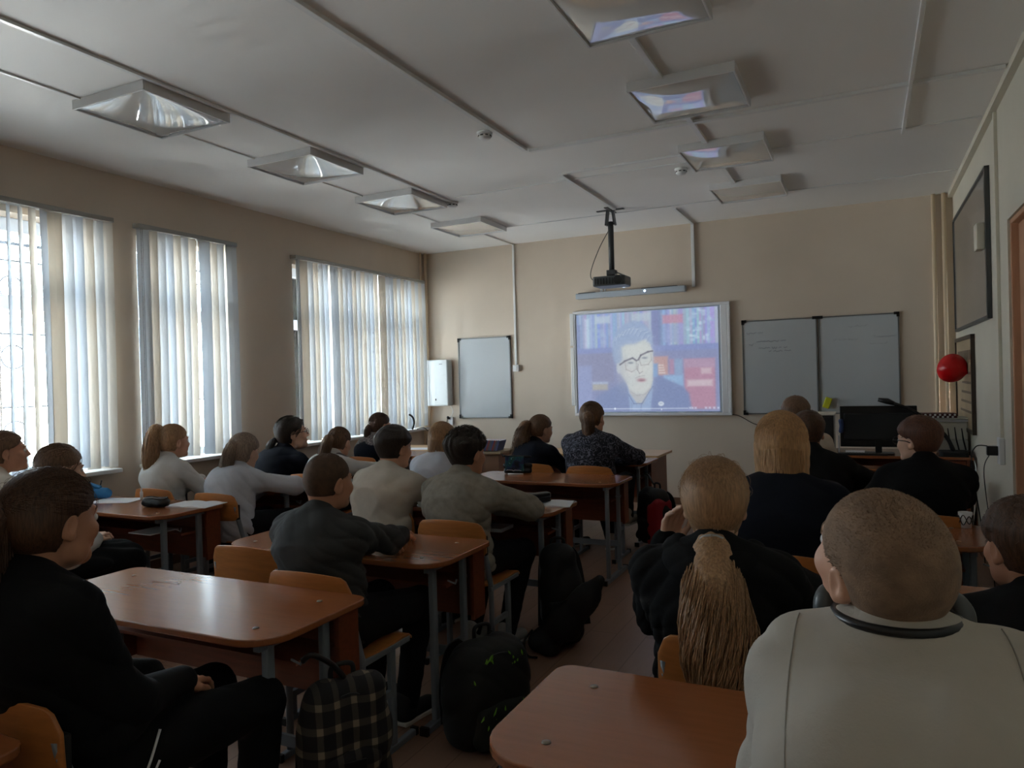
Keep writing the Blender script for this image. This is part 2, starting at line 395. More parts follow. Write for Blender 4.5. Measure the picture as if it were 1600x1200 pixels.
trunk('white trunking hung near the right wall, running toward the boards', [(.27, 1.5, 0), (.27, 5.78, 0)], .02, .03)
tag(MB().box(-3.872, YF-.016, 1.62, -3.846, YF-.0005, H-.001).build('wall_trunking', M_white, bevel=.002), 'narrow white trunking dropping to a socket right of the small whiteboard', 'cable trunking')
tag(MB().box(-1.69, YF-.03, 2.40, -1.655, YF-.0005, H-.001).build('wall_trunking', M_white, bevel=.002), 'white trunking dropping from the ceiling to the bar above the screen', 'cable trunking')
tag(MB().box(XR-.02, 5.50, .97, XR-.0005, 5.535, H-.05).build('wall_trunking', M_wallr, bevel=.002), 'long pale trunking down the right wall to a socket', 'cable trunking')

# smoke detectors
def detector(x, y, label):
    t = thing('smoke_detector', label, 'smoke detector', (x, y, H-.0005))
    MB().lathe([(.052, 0), (.052, -.012), (.046, -.018)], n=24).build('base', M_white, t, smooth=True)
    MB().lathe([(.042, -.018), (.044, -.034), (.036, -.046), (0, -.048)], n=24).build('cap', M_white, t, smooth=True)
    b = MB()
    for k in range(8):
        a = k*math.pi/4; b.obox((.0435*math.cos(a), .0435*math.sin(a), -.028), (.004, .02, .008), (0, 0, a))
    b.build('vent_slots', M_black, t)
detector(-2.26, 4.34, 'round smoke detector beside the long middle ceiling trunking')
detector(-1.30, 5.90, 'round smoke detector left of the second right ceiling light')
detector(-3.42, 5.88, 'round smoke detector at the end of the left trunking')

# ceiling lights: white frame with a clear glossy moulded cover
def lamp_cover_mat():
    m = mat('lamp_cover', (225, 227, 229), .05, spec=1.0, coat=1.0, metal=.3)
    m.node_tree.nodes['Principled BSDF'].inputs['IOR'].default_value = 1.9; m.node_tree.nodes['Principled BSDF'].inputs['Coat Roughness'].default_value = .03
    return m
M_cover = lamp_cover_mat()
def ceiling_light(x, y, label):
    t = thing('ceiling_light', label, 'ceiling light', (x, y, H-.0005), group=None)
    s = .2975
    MB().box(-s, -s, -.055, s, -s+.012, 0).box(-s, s-.012, -.055, s, s, 0).box(-s, -s+.012, -.055, -s+.012, s-.012, 0).box(s-.012, -s+.012, -.055, s, s-.012, 0).box(-s+.012, -s+.012, -.012, s-.012, s-.012, 0).build('frame', mat('lamp_frame', (214, 215, 216), .35), t, bevel=.002)
    n = 28; vs = []; fs = []; q = s-.013
    for j in range(n+1):
        for i in range(n+1):
            u = -1+2*i/n; v = -1+2*j/n; d = ((1-u*u)*(1-v*v))**.75
            vs.append((u*q, v*q, -.044-.022*d))
    for j in range(n):
        for i in range(n):
            a = j*(n+1)+i; fs.append((a, a+n+1, a+n+2, a+1))
    b = len(vs); vs += [(-q, -q, -.03), (q, -q, -.03), (q, q, -.03), (-q, q, -.03)]; fs.append((b, b+1, b+2, b+3))
    MB().add(vs, fs).build('cover', M_cover, t, smooth=True)
    return t
for k, (x, y, l) in enumerate([(-3.74, 1.66, 'square ceiling light cut off at the left edge, nearest of the window row'),
        (-3.74, 2.969, 'square ceiling light reflecting the blinds, largest of the window row'), (-3.74, 4.277, 'square ceiling light, second one fully seen in the window row'),
        (-3.75, 5.544, 'square ceiling light, third in the window row beside a detector'), (-3.765, 6.819, 'plain square ceiling light, farthest of the window row'),
        (-.885, 3.10, 'square ceiling light cut by the top edge, nearest of the right row'), (-.885, 4.316, 'square ceiling light reflecting the screen, in the right row'),
        (-.89, 5.587, 'square ceiling light, second from the front wall in the right row'), (-.899, 6.817, 'square ceiling light farthest along the right row')]):
    ceiling_light(x, y, l)
# ================================================================= front wall
def frame_bars(mb, x0, z0, x1, z1, w, d0, d1):
    return mb.box(x0, d0, z0, x1, d1, z0+w).box(x0, d0, z1-w, x1, d1, z1).box(x0, d0, z0+w, x0+w, d1, z1-w).box(x1-w, d0, z0+w, x1, d1, z1-w)
M_frame = mat('board_frame', (120, 122, 122), .4, metal=.6)
def corners(mb, x0, z0, x1, z1, d0, d1, s=.045):
    for x, z in ((x0, z0), (x1, z0), (x1, z1), (x0, z1)):
        sx = 1 if x == x0 else -1; sz = 1 if z == z0 else -1
        mb.box(min(x-sx*.004, x+sx*s), d0, min(z-sz*.004, z+sz*.022), max(x-sx*.004, x+sx*s), d1, max(z-sz*.004, z+sz*.022))
        mb.box(min(x-sx*.004, x+sx*.022), d0, min(z-sz*.004, z+sz*s), max(x-sx*.004, x+sx*.022), d1, max(z-sz*.004, z+sz*s))
    return mb
t = thing('whiteboard', 'small upright whiteboard on the front wall beside the window corner', 'whiteboard', (-4.30, YF-.001, 1.47))
MB().box(-.36, -.016, -.495, .36, 0, .495).build('panel', M_board, t)
frame_bars(MB(), -.37, -.505, .37, .505, .014, -.022, -.001).build('frame', M_frame, t)
corners(MB(), -.37, -.505, .37, .505, -.026, -.001).build('corner_cap', M_black, t)
def scribble(mb, x, z, wd, hgt, r, dx=.007):
    q = random.Random(int(x*1000+z*777)); pts = []; u = 0; gap = 0
    while u < wd:
        if q.random() < .07 and len(pts) > 3: mb.tube(pts, r, 4); pts = []; u += .014
        pts.append((x+u, 0, z+q.uniform(-.5, .6)*hgt*(1.3 if q.random() < .15 else .6))); u += dx*q.uniform(.6, 1.3)
    if len(pts) > 2: mb.tube(pts, r, 4)
    return mb
t = thing('double_whiteboard', 'wide double whiteboard with faint handwriting, two hinged panels', 'whiteboard', (-.43, YF-.001, 1.497))
for sx, n_ in ((-1, 'l'), (1, 'r')):
    x0, x1 = (-.74, -.012) if sx < 0 else (.012, .73)
    pn = MB().box(x0, -.018, -.49, x1, -.002, .49).build('panel', M_board, t)
    frame_bars(MB(), x0-.006, -.496, x1+.006, .496, .013, -.024, -.001).build('frame', M_frame, t)
corners(MB(), -.746, -.5, .736, .5, -.03, -.001).box(-.05, -.034, .475, .05, -.024, .505).box(-.05, -.034, -.505, .05, -.024, -.475).build('corner_cap', M_black, t)
M_ink = mat('faint_ink', (120, 118, 130), .7); M_ink2 = mat('fainter_ink', (165, 166, 172), .7)
s = MB(); scribble(s, -.70, .36, .17, .03, .0016); scribble(s, -.68, .24, .05, .03, .0016); scribble(s, -.60, .27, .30, .022, .0018); scribble(s, -.58, .20, .32, .022, .0020); scribble(s, -.48, .165, .22, .022, .0020)
s.build('handwriting', M_ink, t, loc=(0, -.019, 0))
s = MB(); scribble(s, .28, .38, .18, .03, .0014); scribble(s, .14, .25, .24, .026, .0014); scribble(s, .50, .27, .20, .024, .0014); scribble(s, .47, .20, .16, .022, .0014)
s.build('handwriting', M_ink2, t, loc=(0, -.019, 0))
o = MB().box(-.032, -.05, -.055, .032, 0, .055).build('board_eraser', mat('eraser_yellow', (190, 190, 30), .7), bevel=.008)
o.location = (-.355, YF-.024, 1.115); o.rotation_euler = (0, .35, 0); tag(o, 'yellow board eraser stuck low on the right whiteboard panel', 'eraser')

# interactive screen with the projected picture -----------------------------------------------
SX0, SX1, SZ0, SZ1 = -3.09, -1.295, .99, 2.215
t = thing('interactive_whiteboard', 'large white interactive board showing a video of a grey-haired man', 'screen', ((SX0+SX1)/2, YF-.001, (SZ0+SZ1)/2))
sw, sh = (SX1-SX0)/2, (SZ1-SZ0)/2
MB().box(-sw+.03, -.035, -sh+.03, sw-.09, -.002, sh-.03).build('board_surface', mat('screen_surface', (176, 186, 200), .4), t)
frame_bars(MB(), -sw, -sh, sw, sh, .032, -.045, -.001).box(sw-.10, -.045, -sh+.03, sw-.03, -.001, sh-.03).build('board_frame', mat('screen_frame', (228, 230, 234), .4), t, bevel=.006)
MB().box(-sw-.035, -.05, -sh+.12, -sw+.012, -.001, sh-.42).box(-sw-.035, -.05, sh-.40, -sw+.012, -.001, sh-.02).build('pen_tray', M_white, t, bevel=.004)
def picture(nu, nv):
    u = (np.arange(nu)+.5)/nu; v = (np.arange(nv)+.5)/nv
    X, Y = np.meshgrid(u*1085+225, v*800)      # pseudo pixels: x 225..1310, y 0..780 down
    Y = Y+220
    im = np.zeros((nv, nu, 3)); im[:] = (122, 136, 178)
    def blend(mask, c, a=1.):
        m_ = np.clip(mask, 0, 1)[..., None]*a; im[:] = im*(1-m_)+np.array(c)*m_
    def rect(x0, y0, x1, y1, c, a=1., s=4): blend(1/(1+np.exp(-np.minimum(np.minimum(X-x0, x1-X), np.minimum(Y-y0, y1-Y))/s)), c, a)
    def ell(cx, cy, rx, ry, c, a=1., s=.04, rot=0):
        ca, sa = math.cos(rot), math.sin(rot); dx, dy = X-cx, Y-cy
        q = np.hypot((dx*ca+dy*sa)/rx, (-dx*sa+dy*ca)/ry); blend(1/(1+np.exp((q-1)/s)), c, a)
    def poly(pts, c, a=1., s=3):
        ins = np.zeros(X.shape, bool); dmin = np.full(X.shape, 1e9); n = len(pts)
        for i in range(n):
            (x1, y1), (x2, y2) = pts[i], pts[(i+1) % n]
            cond = ((y1 > Y) != (y2 > Y)) & (X < (x2-x1)*(Y-y1)/((y2-y1) if y2 != y1 else 1e-9)+x1); ins ^= cond
            tt = np.clip(((X-x1)*(x2-x1)+(Y-y1)*(y2-y1))/((x2-x1)**2+(y2-y1)**2+1e-9), 0, 1)
            dmin = np.minimum(dmin, np.hypot(X-x1-tt*(x2-x1), Y-y1-tt*(y2-y1)))
        blend(1/(1+np.exp(np.clip(-np.where(ins, dmin, -dmin)/s, -40, 40))), c, a)
    def line(pts, wd, c, a=1.):
        for (x1, y1), (x2, y2) in zip(pts[:-1], pts[1:]):
            tt = np.clip(((X-x1)*(x2-x1)+(Y-y1)*(y2-y1))/((x2-x1)**2+(y2-y1)**2+1e-9), 0, 1)
            d_ = np.hypot(X-x1-tt*(x2-x1), Y-y1-tt*(y2-y1)); blend(1/(1+np.exp(np.clip((d_-wd)/1.6, -40, 40))), c, a)
    g = np.random.default_rng(3)
    # upper shelf books
    x = 228
    while x < 1300:
        wb = g.integers(9, 26); cc = (150+g.integers(-35, 35), 170+g.integers(-30, 30), 205+g.integers(-25, 25)); rect(x, 220, x+wb, 500, cc, .75, 2); x += wb
    rect(820, 220, 895, 500, (112, 122, 168), .9); rect(225, 300, 260, 500, (110, 124, 170), .7)
    rect(905, 262, 1058, 330, (186, 128, 150), .85); rect(905, 340, 1060, 480, (140, 152, 196), .6)
    rect(380, 240, 500, 300, (176, 194, 206), .8); rect(670, 235, 815, 300, (172, 188, 198), .8); rect(290, 255, 330, 520, (186, 206, 226), .7)
    for _ in range(40):
        xx, yy = g.integers(1070, 1280), g.integers(220, 470); c_ = g.integers(0, 60); ell(xx, yy, g.integers(8, 24), g.integers(8, 20), (135+c_, 160+c_, 200+c_//2), .6, .15)
    for _ in range(16):
        xx, yy = g.integers(350, 500), g.integers(330, 480); ell(xx, yy, g.integers(8, 22), g.integers(8, 24), (150, 175, 205), .5, .2)
    rect(225, 500, 1305, 545, (120, 134, 188), .95); rect(225, 545, 1305, 1010, (126, 132, 172), .75)
    rect(225, 540, 520, 780, (128, 130, 160), .7); rect(225, 640, 340, 1000, (134, 146, 190), .9)
    rect(345, 790, 468, 842, (164, 160, 148), .95); rect(345, 775, 468, 792, (172, 190, 214), .8)
    rect(830, 585, 940, 735, (186, 144, 138), .95); rect(822, 640, 862, 745, (104, 152, 206), .9)
    for k in range(4): rect(868, 650+k*20, 905+k*4, 660+k*20, (214, 206, 196), .8, 2)
    rect(950, 610, 985, 730, (176, 128, 154), .8); rect(990, 610, 1045, 730, (132, 164, 196), .7); rect(905, 735, 1050, 830, (134, 174, 212), .9)
    rect(1058, 612, 1282, 1000, (178, 124, 146), .92); rect(1180, 685, 1255, 730, (204, 186, 190), .7); rect(1080, 775, 1262, 825, (206, 194, 196), .7); rect(1060, 615, 1280, 680, (166, 150, 178), .5)
    # suit and shirt
    poly([(330, 1010), (370, 900), (470, 850), (600, 770), (640, 800), (800, 780), (870, 740), (1040, 820), (1090, 880), (1110, 1010)], (112, 128, 172), 1, 5)
    poly([(625, 800), (640, 1010), (800, 1010), (825, 780)], (140, 164, 200), .95)
    poly([(640, 870), (700, 960), (745, 955), (810, 830), (820, 770), (630, 800)], (176, 178, 178), 1)
    line([(632, 880), (672, 955), (735, 955), (820, 820)], 4, (98, 116, 156), .8); line([(655, 950), (655, 1005)], 3, (110, 128, 165), .7); line([(730, 960), (725, 1005)], 3, (100, 116, 160), .7)
    # head
    poly([(560, 560), (545, 640), (560, 690), (600, 760), (640, 840), (690, 880), (745, 880), (790, 840), (822, 770), (828, 640), (830, 540), (790, 440), (640, 440), (580, 480)], (190, 196, 192), 1, 4)
    poly([(515, 560), (510, 470), (540, 380), (600, 320), (690, 290), (770, 320), (820, 390), (832, 500), (800, 470), (770, 440), (690, 480), (620, 480), (585, 500), (590, 600), (560, 640), (530, 620)], (138, 160, 194), 1, 5)
    ell(560, 670, 18, 42, (182, 190, 196), .9, .1)
    ell(590, 700, 40, 110, (168, 172, 178), .5, .4); ell(700, 530, 80, 40, (206, 208, 198), .6, .5); ell(790, 680, 30, 70, (206, 206, 196), .5, .5); ell(640, 700, 30, 34, (204, 200, 194), .6, .5); ell(735, 690, 18, 40, (212, 210, 200), .6, .4); ell(720, 830, 50, 24, (206, 202, 194), .5, .5)
    for k in range(30):
        x0 = 530+k*9.5; y0 = 455-90*math.sin((k+3)/33*math.pi); line([(x0-14, y0+30), (x0+10, y0-10), (x0+46, y0-24+(k%4)*6)], 1.4, ((196, 210, 220), (118, 138, 172), (160, 178, 204))[k % 3], .6)
    line([(570, 640), (610, 612), (670, 590), (700, 612)], 6, (96, 92, 106), .85); line([(715, 605), (735, 570), (790, 545), (825, 540)], 6, (96, 92, 106), .85)
    line([(700, 612), (715, 605)], 4, (104, 102, 112), .8); line([(610, 620), (618, 680), (660, 700), (700, 680), (698, 615)], 2.5, (150, 142, 140), .7); line([(722, 600), (735, 650), (790, 645), (815, 610), (812, 560)], 2.5, (150, 142, 140), .7)
    ell(655, 628, 20, 8, (120, 128, 140), .8, .2); ell(765, 592, 20, 8, (120, 128, 140), .8, .2)
    line([(712, 640), (708, 690), (722, 715), (745, 700)], 3, (140, 132, 136), .7)
    ell(735, 768, 32, 15, (172, 120, 130), .8, .2); ell(737, 770, 18, 5, (122, 84, 100), .7, .3); line([(690, 750), (720, 738), (760, 732)], 3, (146, 138, 138), .5)
    line([(650, 860), (700, 890), (760, 880), (800, 840)], 3, (150, 146, 148), .5)
    # shoulder edges
    ell(880, 958, 22, 18, (206, 216, 226), .95, .08); rect(868, 950, 892, 962, (150, 160, 176), .6, 2)
    # player bar
    rect(415, 993, 1080, 998, (214, 224, 240), .9, 1.5); ell(522, 995, 7, 9, (230, 238, 250), 1, .1); ell(883, 1003, 5, 7, (220, 228, 244), .9, .1)
    for x in (1095, 1112, 1135, 1210, 1237, 1268, 1298): rect(x-7, 986, x+7, 1000, (204, 214, 236), .8, 2)
    # lighter haze of a projected picture
    gr = im.mean(2, keepdims=True); im = gr+(im-gr)*.86
    nz_ = g.normal(size=(nv//4+1, nu//4+1)).repeat(4, 0).repeat(4, 1)[:nv, :nu]; im = im+nz_[..., None]*2.2
    im = im*.88+np.array((140, 154, 188))*.12
    return im
def screen_picture():
    nu, nv = 330, 236
    im = picture(nu, nv)[::-1]/255.0
    li = np.where(im <= .04045, im/12.92, ((im+.055)/1.055)**2.4)
    x0, x1 = -sw+.045, sw-.125; z0, z1 = -sh+.045, sh-.045
    xs = np.linspace(x0, x1, nu+1); zs = np.linspace(z0, z1, nv+1)
    gx, gz = np.meshgrid(xs, zs); V = np.stack([gx, np.full_like(gx, -.0365), gz], -1).reshape(-1, 3)
    jj, ii = np.meshgrid(np.arange(nv), np.arange(nu), indexing='ij'); a = (jj*(nu+1)+ii).ravel()
    Fc = np.stack([a, a+1, a+nu+2, a+nu+1], 1)
    me = mesh_np('projected_picture', V, Fc)
    ca = me.color_attributes.new('Col', 'FLOAT_COLOR', 'CORNER')
    c4 = np.ones((nu*nv, 4), np.float32); c4[:, :3] = li.reshape(-1, 3); ca.data.foreach_set('color', np.repeat(c4, 4, 0).ravel())
    m = bpy.data.materials.new('projected_light'); m.use_nodes = True; N = m.node_tree.nodes; L = m.node_tree.links; p = N['Principled BSDF']
    at = N.new('ShaderNodeVertexColor'); at.layer_name = 'Col'; p.inputs['Base Color'].default_value = (.05, .05, .05, 1); p.inputs['Roughness'].default_value = .6
    L.new(at.outputs[0], p.inputs['Emission Color']); p.inputs['Emission Strength'].default_value = PIC
    return link('video_picture', me, m, t)
PIC = .58
def mesh_np(name, V, Fc):
    me = bpy.data.meshes.new(name); V = np.asarray(V, np.float32); Fc = np.asarray(Fc, np.int32)
    me.vertices.add(len(V)); me.vertices.foreach_set('co', V.ravel()); k = Fc.shape[1]
    me.loops.add(Fc.size); me.loops.foreach_set('vertex_index', Fc.ravel())
    me.polygons.add(len(Fc)); me.polygons.foreach_set('loop_start', np.arange(0, Fc.size, k, dtype=np.int32)); me.polygons.foreach_set('loop_total', np.full(len(Fc), k, np.int32))
    me.update(calc_edges=True); me.validate(); return me
screen_picture()
t = thing('screen_housing', 'long pale bar mounted on the wall above the screen', 'wall bar', (-2.39, YF-.001, 2.385))
MB().box(-.635, -.10, -.032, .635, -.002, .032).build('housing', mat('bar_white', (176, 186, 196), .18), t, bevel=.006)
MB().box(-.60, -.102, .0325, -.40, -.004, .038).box(.15, -.102, .0325, .55, -.004, .038).build('top_slot', M_dkgrey, t)
MB().lathe([(.011, -.1003), (.010, -.1035), (0, -.104)], c=(.19, 0, .004), axis='y', n=16).build('projector_glint', mat('glint_glow', (200, 220, 255), .3, emit=((200, 225, 255), 5)), t, smooth=True)  # glowing disc stands in for the projector's light reflected on the bar
MB().box(-.36, -.02, .034, -.33, -.001, .11).box(-.31, -.02, .034, -.295, -.001, .11).build('bracket', M_white, t)

# projector on its pole
t = thing('projector', 'black projector hanging from a ceiling pole in front of the screen', 'projector', (-2.25, 6.98, H-.0005))
MB().tube([(0, 0, -.12), (0, 0, -.60)], .028, 16).build('pole', M_dkgrey, t, smooth=True)
MB().box(-.14, -.02, -.008, .14, .02, 0).box(-.02, -.14, -.008, .02, .14, 0).obox((-.035, 0, -.08), (.018, .06, .15), (0, .12, 0)).obox((.035, 0, -.08), (.018, .06, .15), (0, -.12, 0)).build('ceiling_bracket', M_dkgrey, t)
MB().box(-.045, -.04, -.655, .045, .04, -.60).obox((.09, .0, -.645), (.14, .012, .012), (0, .45, 0)).build('swivel', M_dkgrey, t, bevel=.004)
bdy = MB().prism(rrect(-.165, -.13, .165, .13, (.03, .03, .05, .05)), -.765, -.668).build('housing', M_dkgrey, t, bevel=.012)
MB().lathe([(.05, .10), (.052, .13), (.046, .15), (.03, .152), (0, .146)], c=(.08, 0, -.715), axis='y', n=20).build('lens', mat('lens', (30, 34, 40), .05, emit=((200, 220, 255), 1.2)), t, smooth=True)
v = MB()
for k in range(9): v.box(-.14+k*.03, -.1325, -.75, -.125+k*.03, -.1298, -.69)
v.build('vent', M_black, t)
MB().lathe([(.04, -.13), (.042, -.137), (0, -.138)], c=(.10, 0, -.715), axis='y', n=20).build('fan_grille', M_blackmat, t)
def bez(pts, n=24):
    pts = [Vector(p) for p in pts]; out = []
    k = len(pts)
    P = [pts[0]]+pts+[pts[-1]]
    for i in range(1, k):
        for s_ in range(n//(k-1)):
            u = s_/(n//(k-1)); a, b, c, d_ = P[i-1], P[i], P[i+1], P[i+2]
            out.append(.5*((2*b)+(c-a)*u+(2*a-5*b+4*c-d_)*u*u+(-a+3*b-3*c+d_)*u**3))
    out.append(pts[-1]); return out
MB().tube(bez([(-.02, 0, -.20), (-.12, 0, -.36), (-.21, 0, -.56), (-.22, 0, -.66), (-.16, 0, -.70)]), .004, 6).build('cable', M_black, t, smooth=True)

# air recirculator, cable, socket at the left corner
t = thing('air_purifier', 'white wall-mounted box unit between window and small whiteboard', 'air purifier', (-4.94, YF-.001, 1.42))
MB().prism([(-.17, -.13), (.17, -.13), (.17, 0), (-.17, 0)], -.295, .295).build('housing', mat('unit_white', (214, 220, 222), .3), t, bevel=.015)
MB().box(.05, -.1325, .235, .095, -.1295, .243).build('badge', mat('badge_grey', (120, 130, 140), .4), t)
MB().box(-.02, -.133, -.225, -.005, -.1295, -.20).build('power_switch', M_black, t)
t2 = tag(MB().box(-.03, -.03, -.05, .03, 0, .05).build('wall_socket', M_white, bevel=.004), 'white wall socket below the box unit with a black plug', 'socket'); t2.location = (-4.80, YF-.001, .93)
tag(MB().tube(bez([(-4.80, YF-.03, 1.125), (-4.77, YF-.02, 1.05), (-4.80, YF-.032, .97)]), .004, 6).build('power_cable', M_white, smooth=True), 'white cable from the box unit down to the socket', 'cable')
pc = tag(MB().tube(bez([(-4.83, YF-.06, .98), (-4.84, YF-.07, .90), (-4.90, YF-.10, .80), (-5.02, YF-.18, .80), (-5.03, 7.78, .86), (-4.98, 7.55, .862)]), .006, 6).tube([(-4.82, YF-.034, .96), (-4.83, YF-.06, .98)], .017, 8).build('black_cable', M_black, smooth=True), 'black cable drooping from the socket to the window sill', 'cable')
tag(MB().tube(bez([(XL+.09, 7.58, .857), (XL+.09, 7.62, .93), (XL+.09, 7.60, 1.0), (XL+.085, 7.53, 1.04)], 18), .013, 8).build('curved_handle', M_black, smooth=True), 'black curved object standing on the far end of the window sill', 'handle')
t2 = tag(MB().box(-.04, -.035, -.04, .04, 0, .04).lathe([(.022, -.035), (.022, -.041), (0, -.041)], axis='y', n=16).build('wall_socket', M_white, bevel=.004), 'white socket under the thin trunking right of the small whiteboard', 'socket'); t2.location = (-3.855, YF-.001, 1.575)
tag(MB().tube(bez([(-1.30, YF-.02, 1.0), (-1.22, YF-.012, .98), (-1.08, YF-.012, .90), (-.98, YF-.012, .88)]), .004, 6).build('board_cable', M_black, smooth=True), 'thin dark cable leaving the lower right corner of the screen', 'cable')

# ================================================================= right wall things
t = thing('chalkboard', 'large grey framed board high on the right wall', 'notice board', (XR-.001, 6.84, 2.28))
MB().box(-.022, -.98, -.50, 0, .98, .50).build('panel', mat('grey_board', (128, 126, 124), .16, noise=(1.5, .05)), t)
MB().box(-.03, -1.0, -.515, -.001, 1.0, -.492).box(-.03, -1.0, .492, -.001, 1.0, .515).box(-.03, -1.0, -.492, -.001, -.965, .492).box(-.03, .975, -.492, -.001, 1.0, .492).build('frame', M_dkgrey, t)
t2 = tag(MB().box(-.05, -.06, -.09, 0, .06, .09).build('junction_box', M_wallr, bevel=.006), 'small pale box fixed by the near edge of the grey board', 'wall box'); t2.location = (XR-.032, 5.93, 2.33)
t = thing('framed_poster', 'narrow framed paper poster low on the right wall behind the balloon', 'poster', (XR-.001, 7.32, 1.30))
MB().box(-.018, -.54, -.37, 0, .54, .37).build('sheet', mat('poster_paper', (176, 158, 128), .35, noise=(5, .12)), t)
MB().box(-.03, -.57, -.40, -.001, .57, -.368).box(-.03, -.57, .368, -.001, .57, .40).box(-.03, -.57, -.368, -.001, -.535, .368).box(-.03, .535, -.368, -.001, .57, .368).build('frame', mat('dark_frame', (52, 40, 32), .35), t)
b = MB()
for k in range(8): b.box(-.0195, -.42+k*.11, .20, -.0185, -.34+k*.11, .28)
for k in range(5): b.box(-.0195, -.45, .08-k*.08, -.0185, .1+.05*k, .10-k*.08)
b.build('printed_blocks', mat('poster_ink', (110, 96, 82), .5), t)
# balloon
t = thing('balloon', 'red balloon floating in front of the framed poster', 'balloon', (.648, 7.12, 1.435))
prof = [(0, -.135), (.012, -.130)]+[(.122*math.sin(a)**.9*(1-.08*math.cos(a)), -.106*math.cos(a)-.010) for a in [k*math.pi/20 for k in range(2, 20)]]+[(0, .097)]
MB().lathe(prof, n=32, axis='y').build('skin', mat('balloon_red', (206, 18, 24), .22, emit=None), t, smooth=True)
MB().lathe([(.004, -.134), (.012, -.150), (.002, -.152)], n=12, axis='y').build('knot', mat('balloon_red', (0, 0, 0)), t, smooth=True)
t.rotation_euler = (math.radians(20), 0, math.radians(60))
MB().tube(bez([(0, -.15, 0), (.03, -.17, -.05), (.10, -.10, -.10), (.13, -.04, -.12)]), .0015, 5).build('string', mat('string_white', (200, 190, 190), .6), t)
# sockets at the right
t = thing('wall_socket', 'white double socket on the right wall beside the doorway, black adapter plugged in', 'socket', (XR-.001, 5.52, .90))
MB().box(-.03, -.05, -.085, 0, .05, .085).build('plate', M_white, t, bevel=.005)
MB().box(-.09, -.005, -.03, -.0305, .045, .03).build('adapter', M_black, t, bevel=.004)
MB().tube(bez([(-.085, .02, .03), (-.15, .03, .02), (-.17, .05, -.10), (-.12, .08, -.5), (-.10, .12, -.75)]), .004, 6).tube(bez([(-.08, 0, -.03), (-.11, 0, -.14), (-.08, .02, -.5), (-.06, .04, -.88)]), .003, 6).build('cable', M_black, t, smooth=True)
# ================================================================= desks
M_screw = mat('screw_cap', (150, 140, 125), .3, metal=.6)
def make_desk():
    t = thing('school_desk', '', 'desk', (0, 0, 0))
    ol = rrect(-.60, -.25, .60, .25, (.13, .13, .05, .05), 8)
    top = MB().prism(ol, .678, .70).build('tabletop', M_desk, t, bevel=.004)
    MB().prism(rrect(-.594, -.244, .594, .244, (.126, .126, .046, .046), 8), .6755, .679).build('edge_band', M_deskedge, top)
    MB().box(-.53, .185, .36, .53, .203, .677).build('front_panel', M_deskedge, t)
    for s in (-1, 1):
        MB().box(s*.548-.009, .13, .36, s*.548+.009, .235, .677).build('side_panel', M_deskedge, t)
        MB().box(s*.52-.013, -.17, .03, s*.52+.013, -.136, .672).build('leg', M_steel, t, bevel=.006)
        MB().box(s*.52-.013, .082, .03, s*.52+.013, .116, .672).build('leg', M_steel, t, bevel=.006)
        ft = MB().box(s*.52-.017, -.24, .0, s*.52+.017, .24, .03).build('foot_bar', M_steel, t, bevel=.005)
        for y_ in (-.252, .235): MB().box(s*.52-.019, y_, 0, s*.52+.019, y_+.017, .034).build('end_cap', M_black, ft)
        MB().box(s*.52-.012, -.20, .65, s*.52+.012, .20, .676).build('support_rail', M_steel, t)
        for y in (-.15, .14):
            MB().lathe([(.010, 0), (.009, .0025), (0, .003)], c=(s*.47, y, .70), n=14).build('screw_cap', M_screw, t, smooth=True)
        hk = MB().tube([(s*.562, -.10, .60), (s*.60, -.10, .59), (s*.605, -.10, .61)], .004, 6).build('bag_hook', M_steel, t)
    MB().box(-.506, .092, .20, .506, .104, .24).build('cross_rail', M_steel, t)
    MB().box(-.505, -.02, .54, .505, .17, .552).build('book_shelf', M_deskedge, t)
    return t
desk0 = make_desk()
LX, MX, RX = -4.28, -2.165, -.13
DESKS = [
 (MX, 1.80, 'empty glossy desk in the left foreground reflecting the window'),
 (MX, 2.73, 'desk under the forearm of the boy in the dark grey shirt'),
 (MX, 3.86, 'desk with the open notebook and black glasses case'),
 (MX, 5.01, 'desk carrying the printed pencil pouch, nearer the aisle bag with red side'),
 (MX-.12, 6.21, 'frontmost middle desk where the girl in the floral blouse writes'),
 (LX, 3.12, 'window-side desk with blue pencil case, paper and round black pouch'),
 (LX, 4.14, 'window-side desk under the arms of the girl with the grey-brown ponytail'),
 (LX, 5.10, 'window-side desk in front of the girl in the grey vest'),
 (LX, 6.35, 'window-side desk before the girl with patterned sleeves'),
 (RX, 1.50, 'nearest right desk with an empty orange-brown left end'),
 (RX, 2.63, 'right desk in front of the girl in the black hoodie'),
 (RX, 3.75, 'right desk in front of the woman with the blond bob'),
 (RX, 4.87, 'right desk before the boy in glasses'),
 (RX, 6.00, 'right desk just behind the teacher table'),
]
for k, (x, y, l) in enumerate(DESKS):
    if k == 0: desk0.location = (x, y, 0); desk0['label'] = l
    else: dup(desk0, (x, y, 0), label=l)
dup(desk0, (MX-.04, .68, 0), label='desk corner cut off at the lower left corner of the photo')
